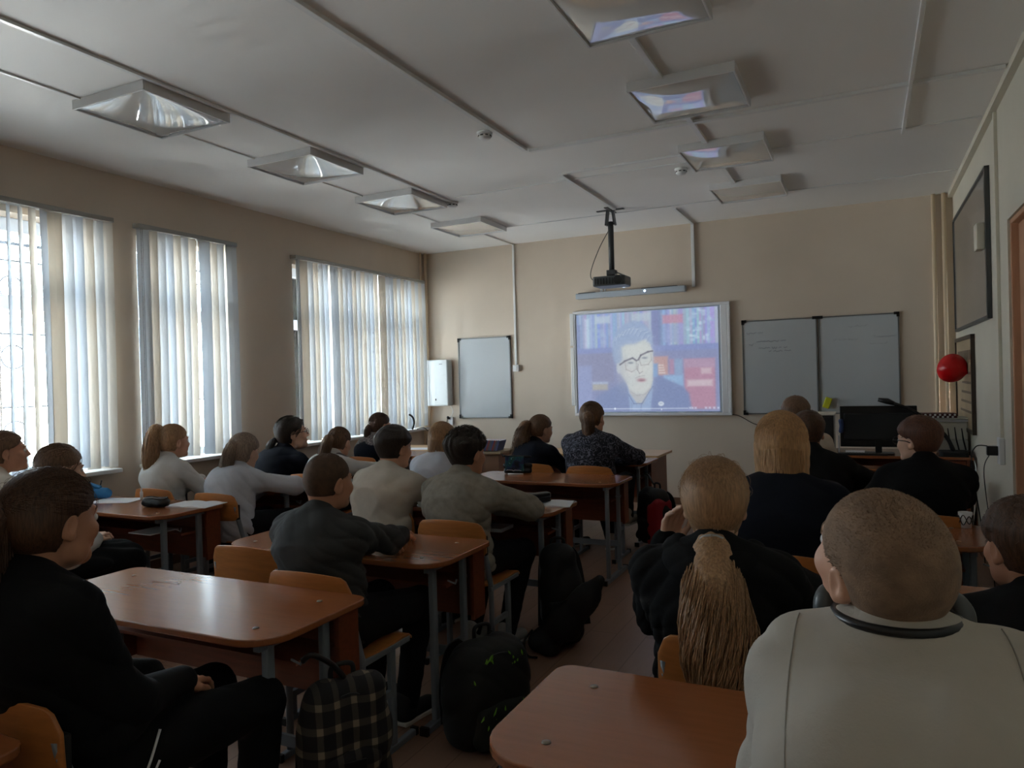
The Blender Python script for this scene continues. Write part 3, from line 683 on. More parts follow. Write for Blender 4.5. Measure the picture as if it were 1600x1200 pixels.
# plain tables at the front
def table(label, x, y, wdt, dep, h, m, loc=None):
    t = thing('front_table', label, 'table', (x, y, 0))
    MB().prism(rrect(-wdt/2, -dep/2, wdt/2, dep/2, (.01, .01, .01, .01), 2), h-.022, h).build('tabletop', m, t, bevel=.002)
    for s in (-1, 1): MB().box(s*(wdt/2-.06)-.009, -dep/2+.04, 0, s*(wdt/2-.06)+.009, dep/2-.04, h-.023).build('side_panel', M_deskedge, t)
    MB().box(-wdt/2+.071, dep/2-.1, .25, wdt/2-.071, dep/2-.084, h-.024).build('front_panel', M_deskedge, t)
    return t
table('light wooden table ahead of the frontmost middle desk', -2.38, 6.78, 1.34, .56, .71, M_light)
table('light wooden table by the far window behind the empty chair', -4.63, 6.93, .95, .56, .70, M_light)

# teacher table with its equipment
t = thing('teacher_table', 'brown teacher table with computer equipment in the right front corner', 'table', (.16, 7.10, 0))
MB().box(-.60, -.32, .698, .60, .32, .72).build('tabletop', M_desk, t, bevel=.002)
MB().box(-.57, -.30, 0, -.552, .30, .697).box(.552, -.30, 0, .57, .30, .697).build('side_panel', M_deskedge, t)
MB().box(-.55, .20, .2, .55, .216, .697).build('front_panel', M_deskedge, t)
MB().box(.20, -.29, .1, .55, .18, .69).build('cupboard', M_deskedge, t, bevel=.003)
def monitor(label, x, y, z, wd, hg, rot=0):
    t = thing('monitor', label, 'computer monitor', (x, y, z), rot)
    MB().box(-wd/2, -.02, .06, wd/2, .02, .06+hg).build('housing', M_black, t, bevel=.006)
    MB().box(-wd/2+.03, -.045, .12, wd/2-.03, -.02, hg).build('back_cover', M_blackmat, t, bevel=.012)
    MB().box(-.025, -.04, .012, .025, -.01, .14).build('neck', M_black, t)
    MB().prism(rrect(-.12, -.10, .12, .08, (.03,)*4), 0, .012).build('stand_base', M_black, t, bevel=.003)
monitor('large black monitor seen from behind on the teacher table', .085, 6.95, .72, .59, .35, math.radians(2))
t = thing('computer_tower', 'dark box standing left of the large monitor, pale top edge', 'computer', (-.36, 7.12, .72))
MB().box(-.10, -.18, 0, .10, .18, .33).build('case', M_black, t, bevel=.005)
MB().box(-.09, -.183, .02, .09, -.1805, .31).build('front_cover', M_blackmat, t)
MB().box(-.11, -.19, .3305, .11, .19, .345).build('lid', M_wallr, t, bevel=.003)
t = thing('keyboard', 'dark keyboard at the foot of the large monitor', 'keyboard', (-.05, 6.84, .72))
MB().box(-.20, -.06, 0, .20, .06, .012).build('base', M_blackmat, t, bevel=.003)
kb = MB()
for r_ in range(5):
    for c_ in range(16): kb.box(-.19+c_*.0238, -.052+r_*.021, .0121, -.19+c_*.0238+.02, -.052+r_*.021+.017, .016)
kb.build('keys', M_dkgrey, t)
tag(MB().box(-.17, 6.90, .7201, -.02, 6.99, .745).build('paper_pack', M_paper, bevel=.002), 'white pack of paper lying behind the large monitor', 'paper')
# document camera with curved arm
t = thing('document_camera', 'black document camera with long curved arm right of the monitor', 'document camera', (.63, 6.90, .72))
MB().prism(rrect(-.10, -.10, .10, .10, (.03,)*4), 0, .04).build('base', M_blackmat, t, bevel=.006)
MB().tube(bez([(0, 0, .04), (-.045, .0, .15), (-.15, .0, .27), (-.29, .0, .37), (-.42, .0, .43)]), [.018]*3+[.016]*22, 10).build('arm', M_black, t, smooth=True)
MB().tube([(-.42, .0, .43), (-.47, .0, .45), (-.54, .0, .465)], [.018, .026, .016], 12).build('camera_head', M_black, t, smooth=True)
# printer with papers and books stacked on it
t = thing('printer', 'pale printer on the right end of the teacher table under paper stacks', 'printer', (.56, 7.26, .72))
MB().box(-.20, -.13, 0, .20, .13, .11).build('lower_body', mat('printer_grey', (190, 190, 184), .5), t, bevel=.01)
MB().box(-.20, -.12, .1105, .20, .13, .26).build('upper_body', mat('printer_pale', (214, 214, 202), .5), t, bevel=.012)
MB().box(-.15, -.1305, .15, .02, -.121, .20).build('paper_slot', M_dkgrey, t)
tag(MB().box(.37, 7.12, .981, .77, 7.37, 1.0).build('paper_stack', M_paper, bevel=.002), 'stack of loose white paper lying on the printer', 'paper')
tag(MB().obox((.59, 7.22, 1.007), (.33, .24, .012), (0, -.03, .1)).build('paper_folder', mat('folder', (200, 204, 200), .6)), 'pale folder sticking out on top of the paper stack', 'folder')
bk = tag(MB().obox((.55, 7.20, 1.034), (.26, .18, .04), (0, 0, .05)).build('patterned_box', mat('box_red', (70, 24, 30), .5), bevel=.004), 'dark red box with pale dots on top of the paper stack', 'box')
dd = MB()
for k in range(7):
    for j in range(2): dd.lathe([(.009, 0), (0, -.001)], c=(.435+k*.036+(j*.015), 7.20-.0965+k*.0018, 1.024+j*.018), axis='y', n=10)
dd.build('dot_pattern', M_paper, bk)
t = thing('router', 'black wireless router with upright antennas in front of the printer', 'router', (.66, 7.04, .72))
MB().prism(rrect(-.10, -.06, .10, .06, (.015,)*4), 0, .03).build('body', M_black, t, bevel=.004)
for x in (-.02, .03, .08): MB().tube([(x, .05, .02), (x-.02, .055, .12), (x-.03, .055, .22-.2*abs(x-.03))], [.006, .006, .004], 8).build('antenna', M_black, t, smooth=True)
tag(MB().tube(bez([(.70, 7.0, .722), (.76, 6.80, .70), (.765, 6.75, .5), (.74, 6.72, .25), (.72, 6.75, .01)]), .005, 6).build('hanging_cable', M_white, smooth=True), 'white cable hanging off the right end of the teacher table', 'cable')
o = MB().tube(bez([(0, 0, 0), (.01, 0, .06), (0, 0, .12)], 8), [.012]+[.02]*7+[.012], 10).build('blue_cloth', mat('cloth_blue', (40, 58, 96), .8), smooth=True); o.location = (-.205, 6.90, .90)
tag(o, 'small blue cloth hung at the left edge of the large monitor', 'cloth')
t = thing('desk_lamp', 'tiny silver lamp foot left of the large monitor', 'stand', (-.22, 6.88, .72))
MB().lathe([(.04, 0), (.04, .008), (.006, .012), (.005, .16), (0, .162)], n=16).build('foot', M_alu, t, smooth=True)

# box cabinet with books at the front
t = thing('carton_box', 'brown box cabinet near the front wall with a row of books on it', 'box', (-3.78, 6.98, 0))
MB().box(-.30, -.18, 0, .30, .18, .66).build('body', mat('carton', (140, 104, 80), .8), t, bevel=.003)
MB().obox((0, 0, .672), (.66, .42, .02), (0, -.0, 0)).build('lid', mat('carton_lid', (150, 128, 100), .8), t)
BC = [(120, 40, 36), (150, 130, 60), (60, 70, 110), (170, 160, 150), (100, 36, 40), (70, 70, 76), (165, 120, 50), (200, 196, 188)]
BN = ['red', 'olive', 'blue', 'light grey', 'maroon', 'dark grey', 'ochre', 'white']
ORD = ['leftmost']+['%s from the left' % q for q in 'second third fourth fifth sixth seventh eighth ninth tenth eleventh twelfth'.split()]+['%s from the right' % q for q in 'twelfth eleventh tenth ninth eighth seventh sixth fifth fourth third second'.split()][-11:]+['rightmost']
for k in range(24):
    x = -4.02+k*.0225; c = BC[(k*5+k//3) % 8]
    b = MB().obox((0, 0, 0), (.0195, .16, .115), (0, .35, 0)).build('book', mat('book_cover_%d' % ((k*5+k//3) % 8), c, .5))
    MB().obox((0, .0035, .0), (.0150, .158, .1158), (0, .35, 0)).build('pages', M_paper, b)
    b.location = (x, 6.90, .746); tag(b, '%s book, %s in the row on the brown box' % (BN[(k*5+k//3) % 8], ORD[k]), 'book', 'thin books on the brown box')

# ================================================================= chairs
def make_chair():
    t = thing('school_chair', '', 'chair', (0, 0, 0))
    # seat: plywood with rolled front edge
    n = 10; vs = []; fs = []
    prof = [(-.17, .435), (-.12, .426), (-.04, .422), (.06, .424), (.13, .428), (.165, .424), (.185, .408)]
    for th in (0, -.011):
        for (y, z) in prof:
            for i in range(n+1):
                u = -1+2*i/n; wd = .185*(1-.12*max(0, -y/.17)**2); vs.append((u*wd, y, z+th-.004*(1-u*u)))
    m_ = len(prof); st = n+1
    for j in range(m_-1):
        for i in range(n):
            a = j*st+i; fs.append((a, a+1, a+st+1, a+st)); b = a+m_*st; fs.append((b, b+st, b+st+1, b+1))
    for i in range(n):
        fs.append((i, i+m_*st, i+1+m_*st, i+1)); a = (m_-1)*st+i; fs.append((a, a+1, a+1+m_*st, a+m_*st))
    for j in range(m_-1):
        a = j*st; fs.append((a, a+st, a+st+m_*st, a+m_*st)); a = j*st+n; fs.append((a, a+m_*st, a+st+m_*st, a+st))
    MB().add(vs, fs).build('seat', M_ply, t, smooth=True, bevel=.002)
    # backrest: curved plywood, arched top with rounded corners
    nx, nz = 20, 8; vs = []; fs = []; W_, z0, z1 = .195, .575, .755
    for th in (0, 1):
        for j in range(nz+1):
            for i in range(nx+1):
                u = -1+2*i/nx; v = j/nz; top = z1-.018*u*u-.05*max(0, abs(u)-.82)**2/.0324*1.0; bot = z0+.004*u*u+.02*max(0, abs(u)-.86)**2/.0196
                z = bot+(top-bot)*v; y = -.205-.028*(1-u*u)-.05*(z-z0)+.0105*th; vs.append((u*W_, y, z))
    st = nx+1; o_ = (nz+1)*st
    for j in range(nz):
        for i in range(nx):
            a = j*st+i; fs.append((a, a+1, a+st+1, a+st)); b = a+o_; fs.append((b, b+st, b+st+1, b+1))
    for i in range(nx):
        fs.append((i, i+o_, i+1+o_, i+1)); a = nz*st+i; fs.append((a, a+1, a+1+o_, a+o_))
    for j in range(nz):
        a = j*st; fs.append((a, a+st, a+st+o_, a+o_)); a = j*st+nx; fs.append((a, a+o_, a+st+o_, a+st))
    MB().add(vs, fs).build('backrest', M_ply, t, smooth=True, bevel=.002)
    for s in (-1, 1):
        x = s*.178
        fb = MB().box(x-.013, -.19, 0, x+.013, .19, .026).build('foot_bar', M_steel, t, bevel=.005)
        for y_ in (-.203, .186): MB().box(x-.015, y_, 0, x+.015, y_+.017, .03).build('end_cap', M_black, fb)
        MB().box(x-.011, .03, .026, x+.011, .065, .412).build('leg', M_steel, t, bevel=.005)
        MB().tube([(x, -.135, .026), (x, -.135, .42), (x, -.19, .60), (x, -.203, .67)], .0125, 8, flat=1.3).build('leg', M_steel, t, smooth=True)
        MB().box(x-.011, -.15, .394, x+.011, .165, .416).build('seat_rail', M_steel, t, bevel=.003)
        MB().box(x-.009, -.125, .22, x+.009, .03, .245).build('stretcher', M_steel, t)
        br = MB().box(x-.016, -.205, .585, x+.016, -.182, .68).build('bracket', M_blackmat, t, bevel=.004)
        MB().lathe([(.008, -.206), (.007, -.211), (0, -.212)], c=(x, 0, .63), axis='y', n=12).build('bolt', M_steel, br, smooth=True)
    MB().box(-.167, .035, .38, .167, .055, .40).build('cross_rail', M_steel, t)
    return t
chair0 = make_chair(); _used = [False]
def chair(x, y, label, rz=0):
    if not _used[0]:
        _used[0] = True; chair0.location = (x, y, 0); chair0.rotation_euler = (0, 0, rz); chair0['label'] = label; return chair0
    return dup(chair0, (x, y, 0), rz, label)
# ================================================================= implicit surfaces for the figures
class Grid:
    def __init__(s, lo, hi, h):
        s.lo = np.array(lo, float); s.h = h; s.n = np.maximum(4, np.ceil((np.array(hi)-s.lo)/h).astype(int)+1)
        s.ax = [(s.lo[i]+h*np.arange(s.n[i])).astype(np.float32) for i in range(3)]
        s.D = np.full(tuple(s.n), .08, np.float32)
    def sl(s, lo, hi):
        r = []
        for i in range(3):
            a = int(np.clip(np.floor((lo[i]-s.lo[i])/s.h), 0, s.n[i])); b = int(np.clip(np.ceil((hi[i]-s.lo[i])/s.h)+1, 0, s.n[i])); r.append(slice(a, b))
        return tuple(r)
    def xyz(s, sl=None):
        sl = sl or (slice(None),)*3
        return s.ax[0][sl[0]][:, None, None], s.ax[1][sl[1]][None, :, None], s.ax[2][sl[2]][None, None, :]
def smin(a, b, k):
    h = np.maximum(k-np.abs(a-b), 0)/k; return np.minimum(a, b)-h*h*k*.25
def prim_eval(p, X, Y, Z, off):
    t = p[0]
    if t == 'c':          # round cone, optional scale (sx,sy,sz)
        _, a, b, ra, rb = p[:5]; sc = np.array(p[5] if len(p) > 5 else (1, 1, 1), float); R = p[6] if len(p) > 6 else None
        a = np.array(a, float); b = np.array(b, float)
        m = (a+b)/2
        x, y, z = X-m[0], Y-m[1], Z-m[2]
        A, B = a-m, b-m
        if R is not None:
            x, y, z = R[0, 0]*x+R[1, 0]*y+R[2, 0]*z, R[0, 1]*x+R[1, 1]*y+R[2, 1]*z, R[0, 2]*x+R[1, 2]*y+R[2, 2]*z; A = R.T@A; B = R.T@B
        x, y, z = x/sc[0], y/sc[1], z/sc[2]; A = A/sc; B = B/sc; d = B-A; L2 = float(d@d)+1e-12
        tt = np.clip(((x-A[0])*d[0]+(y-A[1])*d[1]+(z-A[2])*d[2])/L2, 0, 1)
        return np.sqrt((x-A[0]-tt*d[0])**2+(y-A[1]-tt*d[1])**2+(z-A[2]-tt*d[2])**2)-(ra+off+(rb-ra)*tt)
    if t == 'e':
        _, c, r = p[:3]; R = p[3] if len(p) > 3 else None
        x, y, z = X-c[0], Y-c[1], Z-c[2]
        if R is not None: x, y, z = R[0, 0]*x+R[1, 0]*y+R[2, 0]*z, R[0, 1]*x+R[1, 1]*y+R[2, 1]*z, R[0, 2]*x+R[1, 2]*y+R[2, 2]*z
        r = np.array(r, float)+off
        k0 = np.sqrt((x/r[0])**2+(y/r[1])**2+(z/r[2])**2); k1 = np.sqrt((x/r[0]**2)**2+(y/r[1]**2)**2+(z/r[2]**2)**2)+1e-6
        return k0*(k0-1)/k1
def pbox(p, off, m):
    if p[0] == 'c':
        sc = max(p[5]) if len(p) > 5 else 1; a, b = np.array(p[1], float), np.array(p[2], float); r = (max(p[3], p[4])+off)*sc+m
        return np.minimum(a, b)-r, np.maximum(a, b)+r
    r = max(p[2])+off+m; return np.array(p[1], float)-r, np.array(p[1], float)+r
def fill(g, prims, k=.02, off=0., sub=False):
    for p in prims:
        lo, hi = pbox(p, off, .05); sl = g.sl(lo, hi)
        if any(q.stop <= q.start for q in sl): continue
        X, Y, Z = g.xyz(sl); d = prim_eval(p, X, Y, Z, off).astype(np.float32)
        kk = p[-1]['k'] if isinstance(p[-1], dict) else k
        g.D[sl] = -smin(-g.D[sl], d, kk) if sub else smin(g.D[sl], d, kk)
    return g
def surf(g):
    D = g.D; D[0] = D[-1] = .05; D[:, 0] = D[:, -1] = .05; D[:, :, 0] = D[:, :, -1] = .05
    S = D < 0; nx, ny, nz = D.shape
    cs = np.zeros((nx-1, ny-1, nz-1), np.int8)
    for i in (0, 1):
        for j in (0, 1):
            for k in (0, 1): cs += S[i:nx-1+i, j:ny-1+j, k:nz-1+k]
    act = np.argwhere((cs > 0) & (cs < 8))
    if len(act) == 0: return np.zeros((0, 3)), np.zeros((0, 4), int)
    idx = np.full(cs.shape, -1, np.int32); idx[act[:, 0], act[:, 1], act[:, 2]] = np.arange(len(act))
    acc = np.zeros((len(act), 3)); cnt = np.zeros(len(act)); crn = [(i, j, k) for i in (0, 1) for j in (0, 1) for k in (0, 1)]
    val = {c: D[act[:, 0]+c[0], act[:, 1]+c[1], act[:, 2]+c[2]] for c in crn}
    for c in crn:
        for ax in range(3):
            if c[ax]: continue
            e = list(c); e[ax] = 1; e = tuple(e); a, b = val[c], val[e]; m = (a < 0) != (b < 0)
            t = np.where(m, a/np.where(m, a-b, 1), 0); p = np.tile(np.array(c, float), (len(act), 1)); p[:, ax] = t; acc[m] += p[m]; cnt[m] += 1
    V = g.lo+(act+acc/cnt[:, None])*g.h
    Q = []
    for ax in range(3):
        o1, o2 = (ax+1) % 3, (ax+2) % 3
        a = S.take(range(0, S.shape[ax]-1), ax); b = S.take(range(1, S.shape[ax]), ax); e = np.argwhere(a != b)
        e = e[(e[:, o1] > 0) & (e[:, o2] > 0) & (e[:, o1] < D.shape[o1]-1) & (e[:, o2] < D.shape[o2]-1)]
        flip = a[e[:, 0], e[:, 1], e[:, 2]]
        def gi(d1, d2):
            q = e.copy(); q[:, o1] += d1; q[:, o2] += d2; return idx[q[:, 0], q[:, 1], q[:, 2]]
        q = np.stack([gi(-1, -1), gi(0, -1), gi(0, 0), gi(-1, 0)], 1); q[~flip] = q[~flip][:, ::-1]; Q.append(q)
    return V, np.concatenate(Q)
def smooth_mesh(name, parts, m, parent, mi=None):
    V = []; Fq = []; b = 0
    for v, f in parts:
        if len(v) == 0: continue
        V.append(v); Fq.append(f+b); b += len(v)
    V = np.concatenate(V); Fq = np.concatenate(Fq)
    me = mesh_np(name, V, Fq); me.polygons.foreach_set('use_smooth', np.ones(len(me.polygons), bool))
    o = link(name, me, m, parent)
    if mi is not None and len(me.polygons) == len(Fq):
        me.polygons.foreach_set('material_index', mi(V, Fq).astype(np.int32))
    return o
def euler(y_, p_, r_):   # heading (cw from above), pitch (up), roll -> matrix local->parent
    return np.array(Matrix.Rotation(-math.radians(y_), 3, 'Z') @ Matrix.Rotation(math.radians(p_), 3, 'X') @ Matrix.Rotation(math.radians(r_), 3, 'Y'))
def tubes(P, rad, n=3):
    """P (k,m,3) polylines, rad (m,) or (k,m) -> verts, quads"""
    k, m, _ = P.shape; T = np.gradient(P, axis=1); T /= np.linalg.norm(T, axis=2, keepdims=True)+1e-9
    ref = np.tile(np.array([.36, .48, .8]), (k, m, 1)); U = np.cross(T, ref); U /= np.linalg.norm(U, axis=2, keepdims=True)+1e-9; W_ = np.cross(T, U)
    rad = np.broadcast_to(rad, (k, m)); V = np.zeros((k, m, n, 3))
    for q in range(n):
        a = 2*math.pi*q/n; V[:, :, q] = P+(U*math.cos(a)+W_*math.sin(a))*rad[..., None]
    ids = np.arange(k*m*n).reshape(k, m, n); F_ = []
    for q in range(n):
        q2 = (q+1) % n; F_.append(np.stack([ids[:, :-1, q], ids[:, :-1, q2], ids[:, 1:, q2], ids[:, 1:, q]], -1).reshape(-1, 4))
    return V.reshape(-1, 3), np.concatenate(F_)
def spline(pts, m):
    pts = np.array(pts, float); t = np.linspace(0, len(pts)-1, m); out = np.zeros((m, pts.shape[1]))
    P = np.vstack([2*pts[0]-pts[1], pts, 2*pts[-1]-pts[-2]])
    i = np.clip(t.astype(int), 0, len(pts)-2); u = (t-i)[:, None]; a, b, c, d = P[i], P[i+1], P[i+2], P[i+3]
    return .5*((2*b)+(c-a)*u+(2*a-5*b+4*c-d)*u*u+(-a+3*b-3*c+d)*u**3)

# ---- figure materials
def skin(n, rgb): return mat('skin_'+n, rgb, .5, noise=(14, .05), bump=(160, .05, .001))
SKIN = {'fair': skin('fair', (206, 158, 132)), 'warm': skin('warm', (190, 138, 110)), 'pale': skin('pale', (214, 172, 148))}
M_lip = mat('lips', (168, 96, 88), .45)
def hairmat(n, rgb, amt=.45): return mat('hair_'+n, rgb, .48, noise=(26, amt, (7, 7, .9)), bump=(60, .5, .003, (7, 7, .7)), spec=.4)
HAIR = {'brown': hairmat('brown', (80, 56, 41)), 'dark': hairmat('dark', (44, 34, 28)), 'blond': hairmat('blond', (190, 148, 104), .3), 'dblond': hairmat('dblond', (164, 128, 94), .35),
        'grey': hairmat('greybrown', (142, 122, 106)), 'red': hairmat('reddish', (90, 56, 40)), 'mid': hairmat('mid', (108, 80, 58))}
def buzzmat(n, rgb): return mat('buzz_'+n, rgb, .8, noise=(40, .25), bump=(350, .6, .002))
BUZZ = {'brown': buzzmat('brown', (84, 62, 46)), 'fair': buzzmat('fair', (128, 102, 80)), 'dark': buzzmat('dark', (50, 38, 30)), 'red': buzzmat('red', (100, 62, 44))}
def cloth(n, rgb, amt=.06, rough=.9): return mat('cloth_'+n, rgb, rough, noise=(30, amt), bump=(220, .35, .0015), spec=.25)

def head_prims(sh):
    e, c = 'e', 'c'; P = []
    def S(v): return tuple(np.array(v)*sh)
    base = [(e, S((0, -.014, .034)), S((.073, .091, .080))), (e, S((0, -.045, -.005)), S((.062, .055, .062))),
            (e, S((0, .028, -.025)), S((.060, .062, .078))), (c, S((-.03, .03, -.075)), S((.03, .03, -.075)), .026*sh, .026*sh), (c, S((0, .04, -.08)), S((0, .068, -.092)), .024*sh, .017*sh)]
    feat = [(c, S((-.030, .078, .020)), S((.030, .078, .020)), .010*sh, .010*sh), (c, S((0, .084, .012)), S((0, .106, -.026)), .0065*sh, .0095*sh, {'k': .010}),
            (c, S((-.010, .094, -.030)), S((.010, .094, -.030)), .0075*sh, .0075*sh, {'k': .008}),
            (e, S((-.036, .062, -.025)), S((.024, .022, .024))), (e, S((.036, .062, -.025)), S((.024, .022, .024))),
            (c, S((-.017, .085, -.055)), S((.017, .085, -.055)), .0065*sh, .0065*sh, {'k': .007}), (c, S((-.014, .084, -.064)), S((.014, .084, -.064)), .007*sh, .007*sh, {'k': .005}),
            (e, S((0, .074, -.089)), S((.018, .015, .014)))]
    sub = [(e, S((s*.031, .092, .002)), S((.016, .011, .010)), {'k': .008}) for s in (-1, 1)]
    sub += [(c, S((-.015, .096, -.0597)), S((.015, .096, -.0597)), .0014*sh, .0014*sh, {'k': .003})]
    ears = []; earsub = []
    for s in (-1, 1):
        R = euler(s*18, 0, 0); R2 = np.array(Matrix.Rotation(math.radians(-s*20), 3, 'Z') @ Matrix.Rotation(math.radians(-12), 3, 'X'))
        ears += [('e', S((s*.074, -.012, -.004)), S((.010, .019, .031)), R2, {'k': .006}), ('e', S((s*.073, -.006, -.028)), S((.009, .010, .012)), R2, {'k': .006})]
        earsub += [('e', S((s*.086, -.008, .000)), S((.008, .011, .020)), R2, {'k': .005})]
    return base, feat, sub, ears, earsub
def fix(p, fn, R):     # transform prim by rotation R and function fn on points
    p = list(p); kd = p.pop() if isinstance(p[-1], dict) else None
    if p[0] == 'e':
        R0 = p[3] if len(p) > 3 else np.eye(3); q = ['e', fn(p[1]), p[2], R@R0]
    else:
        sc = p[5] if len(p) > 5 else (1, 1, 1); R0 = p[6] if len(p) > 6 else np.eye(3); q = ['c', fn(p[1]), fn(p[2]), p[3], p[4], sc, R@R0]
    if kd: q.append(kd)
    return tuple(q)
def prim_clean(p): return p
_pe = prim_eval
def prim_eval(p, X, Y, Z, off):
    if isinstance(p[-1], dict): p = p[:-1]
    return _pe(p, X, Y, Z, off)
_pb = pbox
def pbox(p, off, m):
    if isinstance(p[-1], dict): p = p[:-1]
    return _pb(p, off, m)

def hand_mesh(side, curl, h):
    g = Grid((-.075, -.07, -.085), (.075, .20, .04), h)
    P = [('c', (0, -.07, 0), (0, .0, 0), .0235, .020, (1.15, 1, .85))]
    fx = [-.027, -.009, .009, .026]; ln = [1.0, 1.08, 1.0, .8]; kn = [.078, .083, .080, .070]
    for i in range(4):
        x = side*-fx[i] if False else fx[i]*side*-1
        P.append(('c', (x*.5, .005, 0), (x, kn[i], 0), .0135, .0105))
        p = np.array([x, kn[i], 0.]); a = math.radians(curl*.5+i*4); l = ln[i]
        for j, (L, r0, r1) in enumerate(((.036, .0092, .0083), (.023, .0083, .0075), (.019, .0076, .0065))):
            q = p+np.array([x*.12*(1 if j == 0 else 0), math.cos(a), -math.sin(a)])*np.array([1, L*l, L*l]); P.append(('c', tuple(p), tuple(q), r0, r1, {'k': .005})); p = q; a += math.radians(curl*(.8 if j == 0 else .55))
    tx = side*-1*-1
    s_ = -side
    P += [('c', (s_*-.012, .015, -.004), (s_*-.040, .045, -.014), .015, .011, {'k': .012}), ('c', (s_*-.040, .045, -.014), (s_*-.047, .075, -.024), .0105, .009, {'k': .004}), ('c', (s_*-.047, .075, -.024), (s_*-.042, .098, -.032), .009, .0075, {'k': .003})]
    fill(g, P, .008); return surf(g)
def ik(S, Wt, L1, L2, pole):
    S, Wt, pole = np.array(S, float), np.array(Wt, float), np.array(pole, float); d = Wt-S; D = np.linalg.norm(d)
    if D > (L1+L2)*.985: Wt = S+d/D*(L1+L2)*.985; d = Wt-S; D = np.linalg.norm(d)
    a = (L1*L1-L2*L2+D*D)/(2*D); hh = math.sqrt(max(1e-6, L1*L1-a*a)); u = d/D; pp = pole-u*(pole@u); pp /= np.linalg.norm(pp)+1e-9
    return S+u*a+pp*hh, Wt
def folds(X, Y, Z, f, seed):
    a = seed*1.7
    w1 = np.sin(f*(Z*.9+.55*X*np.sin(a+X*3)+.5*Y)+2.6*np.sin(f*.31*X+a)+1.9*np.sin(f*.27*Y-a))
    w2 = np.sin(f*.55*(X*.9-Z*.75+.3*Y)+2.4*np.sin(f*.25*Z+2*a))
    w3 = np.sin(f*1.5*(Z+.8*np.abs(X))+2.0*np.sin(f*.4*Y+a)+1.5*np.sin(f*.5*X))
    rg = lambda w: 1-2*np.sqrt(np.abs(w))
    return (rg(w1)*.55+w2*.5+rg(w3)*.3).astype(np.float32)
PEOPLE = []
def person(label, pos, head, h=0, look=(0, 0, 0), seat=.43, sc=1., hs=1., sw=.155, skin_='fair', top=None, off=.014, bottom=None, arms=('desk', 'desk'), deskz=.70,
           hair=None, hm=None, near=0, glasses=False, shirt_under=None, vest=None, extras=None, fold=(30, .0055), legs=None, shoe_m=None, collar='crew', skirt=False, hunch=.03, wide=1.0, nk=.062, sr=.0, hood=None):
    """pos hip on the floor (x,y); head = world centre of the head; h = body heading, look = (world heading, pitch, roll)"""
    root = thing('person', label, 'person', (pos[0], pos[1], 0), -math.radians(h)); seed = len(PEOPLE)+1; PEOPLE.append(root)
    a = math.radians(h); dx, dy = head[0]-pos[0], head[1]-pos[1]
    C = np.array([dx*math.cos(a)-dy*math.sin(a), dx*math.sin(a)+dy*math.cos(a), head[2]])
    HR = euler(look[0]-h, look[1], look[2])
    hv = [.0065, .0045, .0032][near]; bv = [.013, .011, .009][near]; cv = [.0105, .0085, .0062][near]
    fn = lambda p: tuple(C+HR@np.array(p, float)); loc = lambda V: (V-C)@HR
    sk = C+HR@np.array([0, -.038, -.07])*hs
    Nb = np.array([sk[0]*.85, sk[1]-.035, sk[2]-nk*sc])
    P0 = np.array([0, -.02, seat+.095]); Wm = P0+(Nb-P0)*.38+np.array([0, -hunch*.6, 0]); Ch = P0+(Nb-P0)*.72+np.array([0, -hunch, 0]); Up = Nb+np.array([0, -.012, -.055])
    SL = []; swv = sw*sc
    S = {s: np.array([Nb[0]+s*swv, Nb[1]+.01, Nb[2]-.052*sc+sr]) for s in (-1, 1)}
    torso = [('c', P0+np.array([0, 0, -.02]), Wm, .098*sc*wide, .092*sc*wide, (1.42, 1, 1)), ('c', Wm, Ch, .092*sc*wide, .102*sc*wide, (1.38, 1, 1)), ('c', Ch, Up, .102*sc*wide, .070*sc, (1.42, 1, 1))]
    for s in (-1, 1): torso += [('c', Nb+np.array([s*.02, 0, .004]), S[s], .040*sc, .042*sc), ('c', Ch+np.array([s*.06*sc, 0, .05]), S[s]+np.array([0, 0, -.02]), .07*sc, .040*sc)]
    neck = [('c', sk, Nb+np.array([0, .01, -.02]), .047*hs, .054*sc)]
    L1, L2 = .265*sc, .225*sc; armp = []; hands = []; el = {}
    for s, sp in zip((-1, 1), arms):
        if sp == 'desk': Wt = (s*.07, Nb[1]+.30*sc, deskz+.042); pole = (s*1.0, -.1, -.9)
        elif sp == 'wide': Wt = (s*.05, Nb[1]+.27*sc, deskz+.042); pole = (s*1.0, .3, -.15)
        elif sp == 'lap': Wt = (s*.05, .24*sc, seat+.185); pole = (s*.5, -.8, -.4)
        else: Wt = sp[0]; pole = sp[1]
        E, Wt = ik(S[s], Wt, L1, L2, pole); el[s] = E
        armp += [('c', S[s], E, .043*sc, .035*sc), ('c', E, Wt, .035*sc, .025*sc)]
        fwd = np.array(Wt)-E; fwd = fwd/np.linalg.norm(fwd)
        if isinstance(sp, tuple) and len(sp) > 2: fwd = np.array(sp[2], float); fwd /= np.linalg.norm(fwd)
        elif sp in ('desk', 'wide'): fwd = np.array([fwd[0], fwd[1], fwd[2]*.2]); fwd /= np.linalg.norm(fwd)
        up = np.array(sp[3], float) if isinstance(sp, tuple) and len(sp) > 3 else np.array([0, 0, 1.]); xx = np.cross(fwd, up); xx /= np.linalg.norm(xx); up = np.cross(xx, fwd)
        hands.append((s, np.array(Wt), np.stack([xx, fwd, up], 1)))
    legp = []; ank = []
    for s in (-1, 1):
        hip = np.array([s*.085*sc, .0, seat+.085]); kn = np.array([s*.105*sc, .40*sc, seat+.062]); an = np.array([s*.11*sc, .37*sc, .085])
        if legs: kn, an = np.array(legs[0 if s < 0 else 1][0], float), np.array(legs[0 if s < 0 else 1][1], float)
        legp += [('c', hip, kn, .078*sc*wide, .056*sc), ('c', kn, an, .052*sc, .036*sc)]; ank.append((s, an, kn))
